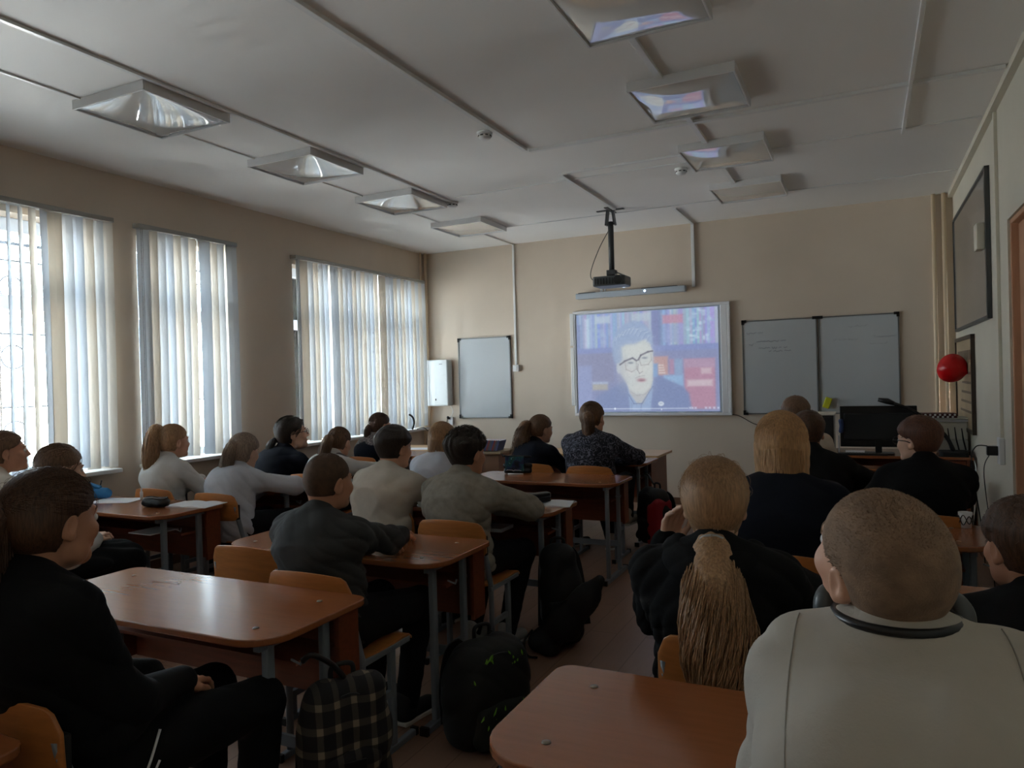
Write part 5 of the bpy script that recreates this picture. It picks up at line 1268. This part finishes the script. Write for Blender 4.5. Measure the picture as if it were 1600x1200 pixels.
def plaid():
    m = bpy.data.materials.new('plaid'); m.use_nodes = True; N = m.node_tree.nodes; L = m.node_tree.links; p = N['Principled BSDF']; p.inputs['Roughness'].default_value = .85
    tc = N.new('ShaderNodeTexCoord'); sp = N.new('ShaderNodeSeparateXYZ'); L.new(tc.outputs['Object'], sp.inputs[0])
    def band(out, f, lo):
        a = N.new('ShaderNodeMath'); a.operation = 'MULTIPLY'; a.inputs[1].default_value = f; b = N.new('ShaderNodeMath'); b.operation = 'SINE'; c = N.new('ShaderNodeMath'); c.operation = 'GREATER_THAN'; c.inputs[1].default_value = lo
        L.new(out, a.inputs[0]); L.new(a.outputs[0], b.inputs[0]); L.new(b.outputs[0], c.inputs[0]); return c.outputs[0]
    x, z = band(sp.outputs[0], 115, .5), band(sp.outputs[2], 95, .55); s_ = N.new('ShaderNodeMath'); s_.operation = 'ADD'; L.new(x, s_.inputs[0]); L.new(z, s_.inputs[1])
    h = N.new('ShaderNodeMath'); h.operation = 'MULTIPLY'; h.inputs[1].default_value = .5; L.new(s_.outputs[0], h.inputs[0])
    cr = N.new('ShaderNodeValToRGB'); cr.color_ramp.elements[0].color = (*lin((24, 22, 24)), 1); cr.color_ramp.elements[1].color = (*lin((128, 116, 98)), 1); q = cr.color_ramp.elements.new(.5); q.color = (*lin((62, 57, 52)), 1); cr.color_ramp.interpolation = 'CONSTANT'
    cr.color_ramp.elements[1].position = .45; cr.color_ramp.elements[2].position = .9
    L.new(h.outputs[0], cr.inputs[0]); L.new(cr.outputs[0], p.inputs['Base Color']); return m
M_plaid = plaid()
def acc_plaid(t, W, D, Hh):
    MB().box(-.035, -D*.5-.042, Hh*.33, .035, -D*.5-.036, Hh*.46).build('label_patch', M_black, t, bevel=.002)
    MB().tube([(.10+.012*math.cos(q), -D*.3, Hh*.72+.012*math.sin(q)) for q in [k*math.pi/8 for k in range(17)]], .0018, 5, cap=False).build('key_ring', M_alu, t)
backpack('black and cream plaid backpack hanging by the right end of the foreground desk', (-1.475, 1.79, .13), math.radians(55), M_plaid, M_plaid, .26, .12, .40, (0, 0), 2, acc_plaid)
hs_ = tag(MB().tube(bez([(-1.558, 1.70, .60), (-1.53, 1.71, .62), (-1.50, 1.76, .58), (-1.475, 1.79, .53)]), .009, 8).build('bag_strap', M_black, smooth=True), 'black strap looping from the desk hook to the plaid backpack', 'strap')
M_green = mat('accent_green', (110, 170, 40), .6)
def acc_green(t, W, D, Hh):
    r = random.Random(5); g = MB()
    for k in range(26):
        x, z = r.uniform(-W*.34, W*.34), r.uniform(Hh*.25, Hh*.9); l = r.uniform(.012, .04); a = r.uniform(-.9, .9); y = -D*.5-(.030 if z < Hh*.46 else -.008)
        g.tube([(x, y, z), (x+l*math.sin(a)*.6, y-.002, z+l*.5), (x+l*math.sin(a), y, z+l)], [.0015, .004, .001], 5)
    g.build('green_marks', M_green, t)
    strap('side_strap', [(W*.3, -.02, .02), (W*.1, -D*.7, .006), (-W*.25, -D*.95, .004)], .025, M_blackmat, t)
backpack('large black backpack with green marks standing on the aisle floor', (-1.40, 2.56, .001), math.radians(60), mat('bag_black', (16, 17, 17), .7), mat('bag_black2', (22, 26, 22), .75, noise=(20, .3)), .34, .22, .42, (math.radians(4), 0), 4, acc_green)
backpack('tall black backpack slumped by the desk with the glasses case', (-1.50, 3.66, .012), math.radians(20), mat('bag_black', (0, 0, 0)), mat('bag_black', (0, 0, 0)), .19, .15, .52, (0, math.radians(-3)), 6)
def flap_bag():
    t = thing('shoe_bag', 'black flat bag leaning outward from the tall black backpack in the aisle', 'bag', (-1.46, 3.47, .012))
    soft('bag', [('c', (-.10, .02, .06), (.04, 0, .17), .06, .080, (1, .7, 1)), ('c', (.04, 0, .17), (.17, -.02, .32), .080, .060, (1, .7, 1)), ('c', (.17, -.02, .32), (.25, -.03, .42), .050, .018, (1, .7, 1)), ('c', (-.12, 0, .05), (-.05, 0, .04), .04, .05)], .05, .007, M_blackmat, t, (20, .006, 3), cut=.0)
    MB().tube(bez([(-.13, -.03, .12), (-.17, -.05, .06), (-.14, -.08, .004), (-.08, -.09, .004)]), .006, 6).build('draw_cord', M_blackmat, t, smooth=True)
flap_bag()
def acc_red(t, W, D, Hh):
    soft('red_panel', [('c', (W*.42, -D*.28, Hh*.10), (W*.38, -D*.25, Hh*.75), .055, .05, (.9, 1, 1)), ('c', (W*.42, D*.2, Hh*.10), (W*.38, D*.18, Hh*.74), .05, .045, (.9, 1, 1)), ('c', (W*.25, -D*.42, Hh*.12), (W*.22, -D*.38, Hh*.66), .05, .045)], .04, .008, mat('bag_red', (150, 18, 34), .6), t)
backpack('black and red backpack hanging at the right end of the frontmost middle desk', (-1.58, 5.86, .06), math.radians(-38), mat('bag_black', (0, 0, 0)), mat('bag_black', (0, 0, 0)), .30, .18, .46, (0, 0), 8, acc_red)
tag(MB().tube(bez([(-1.73, 6.10, .60), (-1.66, 6.0, .60), (-1.60, 5.93, .54)]), .008, 8).build('bag_strap', M_black, smooth=True), 'black strap holding the red and black backpack to the desk', 'strap')
# ================================================================= people
C_black = cloth('black', (10, 10, 12)); C_navy = cloth('navy', (14, 18, 30)); C_white = cloth('white', (196, 194, 190), .03); C_shirt = cloth('shirt_white', (184, 186, 194), .03)
C_off = cloth('offwhite', (196, 188, 176), .04); C_linen = cloth('linen', (142, 136, 126), .14); C_char = cloth('charcoal', (58, 58, 58)); C_vest = cloth('vest_grey', (104, 94, 92)); C_dark = cloth('dark_trouser', (13, 13, 17))
C_hood = cloth('hood_grey', (120, 120, 124)); C_sweat = cloth('sweat_white', (176, 170, 160), .02)
def pattern_mat(name, a, b, sc):
    m = bpy.data.materials.new(name); m.use_nodes = True; N = m.node_tree.nodes; L = m.node_tree.links; p = N['Principled BSDF']; p.inputs['Roughness'].default_value = .85
    tc = N.new('ShaderNodeTexCoord'); nz = N.new('ShaderNodeTexNoise'); nz.inputs['Scale'].default_value = sc; nz.inputs['Distortion'].default_value = 2.2; nz.inputs['Detail'].default_value = 1
    vo = N.new('ShaderNodeTexVoronoi'); vo.inputs['Scale'].default_value = sc*1.3; vo.feature = 'DISTANCE_TO_EDGE'
    mt = N.new('ShaderNodeMath'); mt.operation = 'SUBTRACT'; ab = N.new('ShaderNodeMath'); ab.operation = 'ABSOLUTE'; mt.inputs[1].default_value = .5
    cr = N.new('ShaderNodeValToRGB'); cr.color_ramp.elements[0].position = .02; cr.color_ramp.elements[0].color = (*lin(b), 1); cr.color_ramp.elements[1].position = .05; cr.color_ramp.elements[1].color = (*lin(a), 1)
    L.new(tc.outputs['Object'], nz.inputs[0]); L.new(nz.outputs[0], mt.inputs[0]); L.new(mt.outputs[0], ab.inputs[0]); L.new(ab.outputs[0], cr.inputs[0]); L.new(cr.outputs[0], p.inputs['Base Color'])
    return m
C_floral = pattern_mat('floral', (16, 18, 30), (104, 104, 118), 20); C_pat = pattern_mat('patterned', (52, 46, 50), (168, 156, 152), 46)
def pony(offs, tie, kind='pony', **k): return dict(kind=kind, tie=tie, tail=offs, **k)

# --- left column
person('girl in a pale blouse cut off by the far left edge, face in profile', (-4.58, 2.46), (-4.57, 2.56, 1.09), 5, (24, 4, 0), skin_='warm', top=C_off, bottom=C_dark, hm=HAIR['mid'], hs=1.06,
       hair=pony([((0, -.10, .01), .02), ((.0, -.14, -.04), .028), ((0, -.13, -.14), .022), ((0, -.12, -.22), .008)], (0, -.10, .01), t=.010), arms=('desk', 'desk'))
person('girl in a white blouse and black skirt with hands in her lap, low ponytail', (-3.93, 2.36), (-3.91, 2.46, 1.02), 4, (16, -8, 0), skin_='pale', top=C_white, off=.026, bottom=C_black, skirt=True, hm=HAIR['mid'], hs=1.12, near=1,
       hair=pony([((-.055, -.105, -.035), .018), ((-.075, -.13, -.07), .024), ((-.08, -.12, -.16), .020), ((-.08, -.10, -.24), .006)], (-.045, -.085, -.03), t=.012, bandm=C_black), arms=('lap', 'lap'), collar='shirt')
person('girl in a white blouse with a long high blond ponytail by the middle window', (-4.52, 3.62), (-4.55, 3.70, 1.05), 6, (8, 2, 0), skin_='fair', top=C_white, off=.022, bottom=C_dark, hm=HAIR['dblond'], hs=1.06, near=1,
       hair=pony([((-.02, -.080, .100), .022), ((-.03, -.13, .095), .042), ((-.02, -.165, -.02), .054), ((-.01, -.175, -.14), .050), ((-.01, -.17, -.27), .020)], (-.015, -.065, .095), t=.012, bandm=C_white), arms=('desk', 'desk'))
person('girl in a loose white shirt leaning on the desk, long grey-brown ponytail', (-3.86, 3.58), (-3.96, 3.80, .975), 2, (-2, -8, 0), skin_='pale', top=C_shirt, off=.026, bottom=C_dark, hm=HAIR['grey'], hs=1.05, near=1, hunch=.045,
       hair=pony([((.01, -.085, .07), .022), ((.02, -.135, .05), .038), ((.01, -.165, -.06), .046), ((-.005, -.18, -.19), .044), ((-.01, -.18, -.31), .016)], (.01, -.075, .07), t=.02, bandm=C_white), arms=('desk', 'wide'), wide=1.05)
person('child in a navy jacket and glasses seen in profile, dark ponytail', (-4.42, 4.50), (-4.33, 4.68, 1.035), 16, (36, 8, 0), skin_='pale', top=C_navy, off=.022, bottom=C_dark, hm=HAIR['dark'], hs=1.22, sc=1.1, wide=1.12, near=1,
       hair=pony([((-.05, -.12, -.04), .020), ((-.07, -.16, -.08), .032), ((-.07, -.17, -.15), .030), ((-.07, -.16, -.21), .012)], (-.02, -.095, -.04), t=.014), arms=('desk', 'desk'), collar='shirt', shirt_under=C_white, glasses=True)
person('girl in a grey vest over a white blouse leaning low on her desk', (-3.90, 4.55), (-3.90, 4.76, .955), 6, (-6, -14, 0), skin_='fair', top=C_white, off=.020, vest=C_vest, bottom=C_dark, hm=HAIR['mid'], hs=1.06, near=1, hunch=.05,
       hair=pony([((.0, -.085, .06), .024), ((.005, -.135, .035), .042), ((-.01, -.165, -.07), .048), ((-.02, -.175, -.17), .040), ((-.03, -.17, -.24), .014)], (0, -.075, .065), t=.011), arms=('desk', 'wide'), collar='shirt', sw=.16)
person('girl with patterned sleeves, navy vest and a pale hair bow by the far window', (-4.30, 5.72), (-4.27, 5.83, 1.02), 10, (20, -4, 0), skin_='fair', top=C_pat, off=.020, vest=C_navy, bottom=C_dark, hm=HAIR['brown'], hs=1.06,
       hair=pony([((-.03, -.10, .02), .020), ((-.04, -.13, -.03), .030), ((-.05, -.13, -.14), .026), ((-.05, -.12, -.22), .010)], (-.02, -.085, .03), t=.012, bandm=C_white), arms=('desk', 'desk'))
# --- middle column
p12 = person('boy with a buzz cut in a dark grey long-sleeved shirt, arm resting on the desk', (-1.90, 2.27), (-1.95, 2.31, 1.045), 4, (12, 0, 2), skin_='warm', top=C_char, off=.016, bottom=C_dark, hm=BUZZ['brown'], hs=1.0, near=2, sc=1.04, sw=.165,
       hair=dict(kind='buzz', t=.004, n=3500), arms=('desk', ((-.04, .50, .745), (1.0, .1, -.35))), wide=1.06, fold=(40, .0075), legs=[((-.12, .40, .48), (-.12, .34, .085)), ((.105, .40, .48), (.10, .30, .085))])
person('boy in an off-white sweatshirt with short dark hair, leaning on his right arm', (-2.42, 3.33), (-2.41, 3.42, 1.065), 6, (14, -2, 0), skin_='fair', top=C_off, off=.022, bottom=C_dark, hm=HAIR['dark'], hs=1.02, near=1, sc=1.02,
       hair=dict(kind='short', t=.022, dir=(0, .8, .1), mess=.002, lift=.004), arms=('desk', 'wide'), wide=1.04)
person('boy in a rumpled grey linen shirt with tousled dark hair', (-1.90, 3.28), (-1.905, 3.36, 1.05), 4, (14, -2, -2), skin_='warm', top=C_linen, off=.024, bottom=C_dark, hm=HAIR['dark'], hs=1.04, near=2, sc=1.04, collar='shirt', shoe_m=mat('shoe_white', (170, 168, 164), .7), fold=(34, .0075),
       hair=dict(kind='short', t=.027, mess=.008, lift=.014, dir=(.3, .3, .3)), arms=('desk', 'wide'), legs=[((-.10, .38, .48), (-.06, .16, .085)), ((.13, .40, .48), (.12, .22, .085))])
person('girl with long straight light brown hair in a pale blouse behind the boy in linen', (-2.69, 4.38), (-2.725, 4.46, 1.02), 4, (10, -4, 0), skin_='fair', top=C_shirt, off=.022, bottom=C_dark, hm=HAIR['dblond'], hs=1.02,
       hair=dict(kind='long', t=.014, len=.36, back=.05), arms=('desk', 'desk'))
person('girl in a navy top with a wavy auburn ponytail at the frontmost middle desk', (-2.50, 5.52), (-2.48, 5.65, 1.01), 22, (32, -4, 4), skin_='fair', top=C_navy, off=.016, bottom=C_dark, hm=HAIR['mid'], hs=1.02, hunch=.05,
       hair=pony([((-.03, -.10, .055), .026), ((-.05, -.15, .03), .048), ((-.07, -.17, -.09), .060), ((-.085, -.175, -.20), .056), ((-.10, -.165, -.31), .020)], (-.03, -.085, .05), t=.011, wave=.02), arms=('desk', 'desk'))
p14 = person('girl in a dark floral blouse writing, brown hair with blond ends', (-1.98, 5.52), (-2.01, 5.63, 1.10), 4, (6, -10, -6), skin_='fair', top=C_floral, off=.022, bottom=C_black, hm=HAIR['mid'], hs=1.12, sc=1.1, near=1, shoe_m=mat('shoe_beige', (150, 142, 132), .8), skirt=False,
       hair=pony([((.01, -.10, .045), .022), ((.02, -.135, .02), .044), ((.025, -.15, -.06), .050), ((.03, -.155, -.14), .030)], (0, -.09, .06), t=.014, bandm=C_white), arms=('desk', 'wide'), wide=1.08, legs=[((-.12, .38, .50), (.02, .30, .085)), ((.12, .41, .56), (.17, .29, .30))])
# --- right column
p15 = person('girl in a black hoodie with very long blond hair tied low, seen from behind', (-.40, 2.17), (-.40, 2.14, 1.062), -4, (-10, -8, 0), skin_='pale', top=C_black, hood=C_black, off=.024, bottom=C_black, hm=HAIR['dblond'], hs=1.06, near=2, sc=1.02, sw=.16,
       hair=pony([((.005, -.115, -.085), .036), ((.01, -.165, -.12), .044), ((.02, -.232, -.20), .054), ((.035, -.262, -.30), .060), ((.055, -.272, -.40), .052), ((.07, -.28, -.50), .022)], (.005, -.085, -.075), t=.018, n=1700, flat=1.3, bandm=M_alu, fly=160, wave=.022, line=([-.13, -.03, .0, .012, .03, .055, .075, .13], [-.105, -.10, -.07, -.03, .0, .040, .066, .070])),
       arms=(((-.165, .09, .915), (-.25, 1.0, -1.2), (.28, .0, .95), (-.6, .8, .1)), 'wide'), fold=(32, .0075))
p16 = person('girl in a short-sleeved navy dress with a straight blond bob', (-.32, 3.08), (-.315, 3.15, 1.135), -2, (-4, 0, 0), skin_='fair', top=C_navy, off=.022, bottom=C_navy, hm=HAIR['blond'], hs=1.10, near=1, sc=1.12, skirt=True, sw=.16,
       hair=dict(kind='bob', t=.020, len=.19, back=.0), arms=('desk', 'wide'))
person('boy in black with short brown hair, upright in front of the blond bob', (-.22, 4.33), (-.295, 4.39, 1.095), 0, (-6, 0, 0), skin_='warm', top=C_black, off=.020, bottom=C_dark, hm=HAIR['brown'], hs=.98, near=0, sc=1.02, collar='shirt',
       hair=dict(kind='short', t=.018, mess=.002), arms=('desk', 'wide'))
person('child with brown hair and pale collar mostly hidden near the double whiteboard', (-.42, 5.45), (-.45, 5.52, 1.13), 0, (0, 0, 0), skin_='fair', top=C_off, off=.020, bottom=C_dark, hm=HAIR['mid'], hs=1.04, sc=1.05, collar='shirt',
       hair=dict(kind='short', t=.022, mess=.002), arms=('desk', 'desk'))
p19 = person('boy in a black jumper and glasses turned left, reddish short hair', (.215, 4.13), (.23, 4.22, 1.07), -10, (-52, 0, 0), skin_='pale', top=C_black, off=.022, bottom=C_dark, hm=HAIR['red'], hs=.98, near=1, sc=1.02, glasses=True, wide=1.0,
       hair=dict(kind='short', t=.022, mess=.002), arms=('desk', 'wide'), shirt_under=C_shirt, collar='shirt')
p21 = person('boy in black with a white collar at the right edge, short brown hair', (.38, 2.10), (.345, 2.18, .985), -8, (-24, 0, 0), skin_='warm', top=C_black, off=.022, bottom=C_dark, hm=HAIR['brown'], hs=.98, near=2, sc=1.02, wide=1.08,
       hair=dict(kind='short', t=.020, mess=.003), arms=('desk', 'wide'), shirt_under=C_white, collar='shirt')
# --- foreground
p20 = person('boy in a white sweatshirt with headphones round his neck, foreground right', (.035, .96), (.012, 1.14, 1.166), -2, (-40, 22, -12), skin_='fair', top=C_sweat, off=.024, bottom=C_dark, hm=BUZZ['fair'], hs=.95, near=2, sc=1.0, sw=.118, wide=.94, hunch=.045,
       hair=dict(kind='buzz', t=.006, n=5000), arms=(((-.05, .40, .742), (-.18, .1, -1)), ((.05, .40, .742), (.18, .1, -1))), fold=(19, .012), nk=.035, sr=.016)
p1 = person('girl in a black cardigan at the left foreground, hands in her lap, brown ponytail', (-1.80, 1.21), (-1.85, 1.14, 1.112), 4, (-2, -2, 0), skin_='warm', top=C_black, off=.026, bottom=C_black, hm=HAIR['brown'], hs=1.08, near=2, sc=1.06, sw=.165, wide=1.12, skirt=False,
       hair=pony([((-.0, -.105, .045), .030), ((-.01, -.15, .01), .050), ((-.01, -.155, -.10), .056), ((.0, -.14, -.20), .048), ((.03, -.12, -.28), .022)], (0, -.085, .05), t=.014, n=1600, fly=140, wave=.008), arms=(((-.05, .17, .625), (-.5, -.8, -.5)), ((.06, .19, .62), (.6, -.8, -.5))), fold=(26, .0075))
# chairs under everybody and the empty ones
for x, y, l in [(-1.87, 2.29, 'plywood chair under the buzz-cut boy in dark grey'), (-2.42, 3.52, 'plywood chair behind the boy in the off-white sweatshirt'), (-1.87, 3.32, 'plywood chair under the boy in the grey linen shirt'),
    (-2.69, 4.42, 'chair under the girl with long straight hair'), (-2.46, 5.60, 'plywood chair under the girl with the auburn ponytail'), (-1.95, 5.56, 'plywood chair under the girl in the floral blouse'),
    (-4.58, 2.48, 'chair under the girl at the far left edge'), (-3.92, 2.38, 'chair under the girl with hands in her lap'), (-4.46, 3.66, 'plywood chair under the girl with the high blond ponytail'), (-3.84, 3.63, 'plywood chair under the girl with the grey-brown ponytail'),
    (-4.36, 4.54, 'chair under the child in the navy jacket'), (-3.90, 4.58, 'chair under the girl in the grey vest'), (-4.30, 5.74, 'chair under the girl with patterned sleeves'), (-3.66, 5.93, 'empty orange-brown chair left of the brown box, right of the patterned girl'),
    (-2.43, 2.53, 'empty plywood chair pushed in left of the buzz-cut boy'), (-.33, 2.15, 'plywood chair under the girl in the black hoodie'), (-.32, 3.13, 'plywood chair under the girl with the blond bob'), (-.20, 4.36, 'plywood chair under the boy in front of the blond bob'),
    (-.42, 5.47, 'chair under the mostly hidden child by the whiteboard'), (.24, 4.14, 'plywood chair under the boy in glasses at the right'), (.36, 2.12, 'chair under the boy at the right edge'), (-.03, 5.82, 'empty plywood chair left of the boy in glasses'), (.06, 1.0, 'chair under the boy in the white sweatshirt'), (-1.80, 1.20, 'plywood chair under the girl in the black cardigan')]:
    chair(x, y, l)
# headphones worn round the neck of the boy in white
def headphones(P):
    root, C, HR, Nb, S, fn = P
    t = thing('headphones', 'black headphones resting round the neck of the boy in the white sweatshirt', 'headphones', root.location, root.rotation_euler[2])
    c = np.array([Nb[0], Nb[1]+.012, Nb[2]+.046]); R_ = .076
    MB().tube([tuple(c+np.array([R_*math.cos(q), R_*.95*math.sin(q), .012*math.cos(q*2)*0+.0])) for q in [math.pi+math.radians(-25+k*(230/24)) for k in range(25)]], .0065, 10, flat=1.0).build('headband', M_black, t, smooth=True)
    for s in (-1, 1):
        cc = c+np.array([s*.078, .055, -.010]); q = MB().lathe([(0, -.016), (.028, -.016), (.033, -.008), (.033, .006), (.024, .014), (0, .016)], n=24, axis='x').build('ear_cup', M_dkgrey, t, smooth=True); q.location = tuple(cc); q.rotation_euler = (0, 0, s*.5)
        e = MB().lathe([(.018, 0), (.031, -.002), (.033, -.010), (.026, -.016), (.016, -.013)], n=24, axis='x').build('ear_pad', M_blackmat, t, smooth=True); e.location = tuple(cc+np.array([-s*.014, 0, 0])); e.rotation_euler = (0, 0, s*.5 if s > 0 else s*.5+math.pi)
headphones(p20)
# sleeve seams laid on the white sweatshirt
def seams(P, side_list, m):
    from mathutils.bvhtree import BVHTree
    root, C, HR, Nb, S, fn = P; top = [c for c in bpy.data.objects if c.parent == root and c.name.startswith('top')][0]
    me = top.data; V = [v.co.copy() for v in me.vertices]; bv = BVHTree.FromPolygons(V, [tuple(p.vertices) for p in me.polygons]); mb = MB()
    def run(cs, ds, r):
        pts = []
        for c, d in zip(cs, ds):
            h = bv.ray_cast(Vector(c)+Vector(d)*.25, -Vector(d), .25)
            if h[0]: pts.append(h[0]+h[1]*.0006)
        if len(pts) > 2: mb.tube(pts, r, 5)
    for s in side_list:
        c0 = Vector(S[s])+Vector((s*.016, -.005, -.02))
        an = [math.radians(a) for a in range(-95, 96, 6)]
        run([c0+Vector((-s*.012*(1-math.cos(a)), 0, 0)) for a in an], [Vector((0, -math.cos(a), math.sin(a))).normalized() for a in an], .0011)
    if mb.v: mb.build('seam', m, root, smooth=True)
for sd_ in (-1, 1): seams(p20, (sd_,), mat('seam_grey', (158, 154, 146), .9))
MB().tube(bez([(.212, .03, .60), (.218, .0, .54), (.212, -.03, .47), (.20, -.05, .42)], 12), .0035, 6).tube(bez([(.222, .02, .53), (.215, -.01, .47), (.20, -.03, .41)], 10), .003, 6).build('drawstring', M_paper, p1[0], smooth=True)
soft('hood_lining', [('c', (-.150, -.135, .87), (-.125, -.165, .77), .020, .028, (1, .5, 1)), ('c', (-.125, -.165, .77), (-.10, -.165, .80), .026, .022, (1, .5, 1))], .02, .005, C_hood, p15[0])
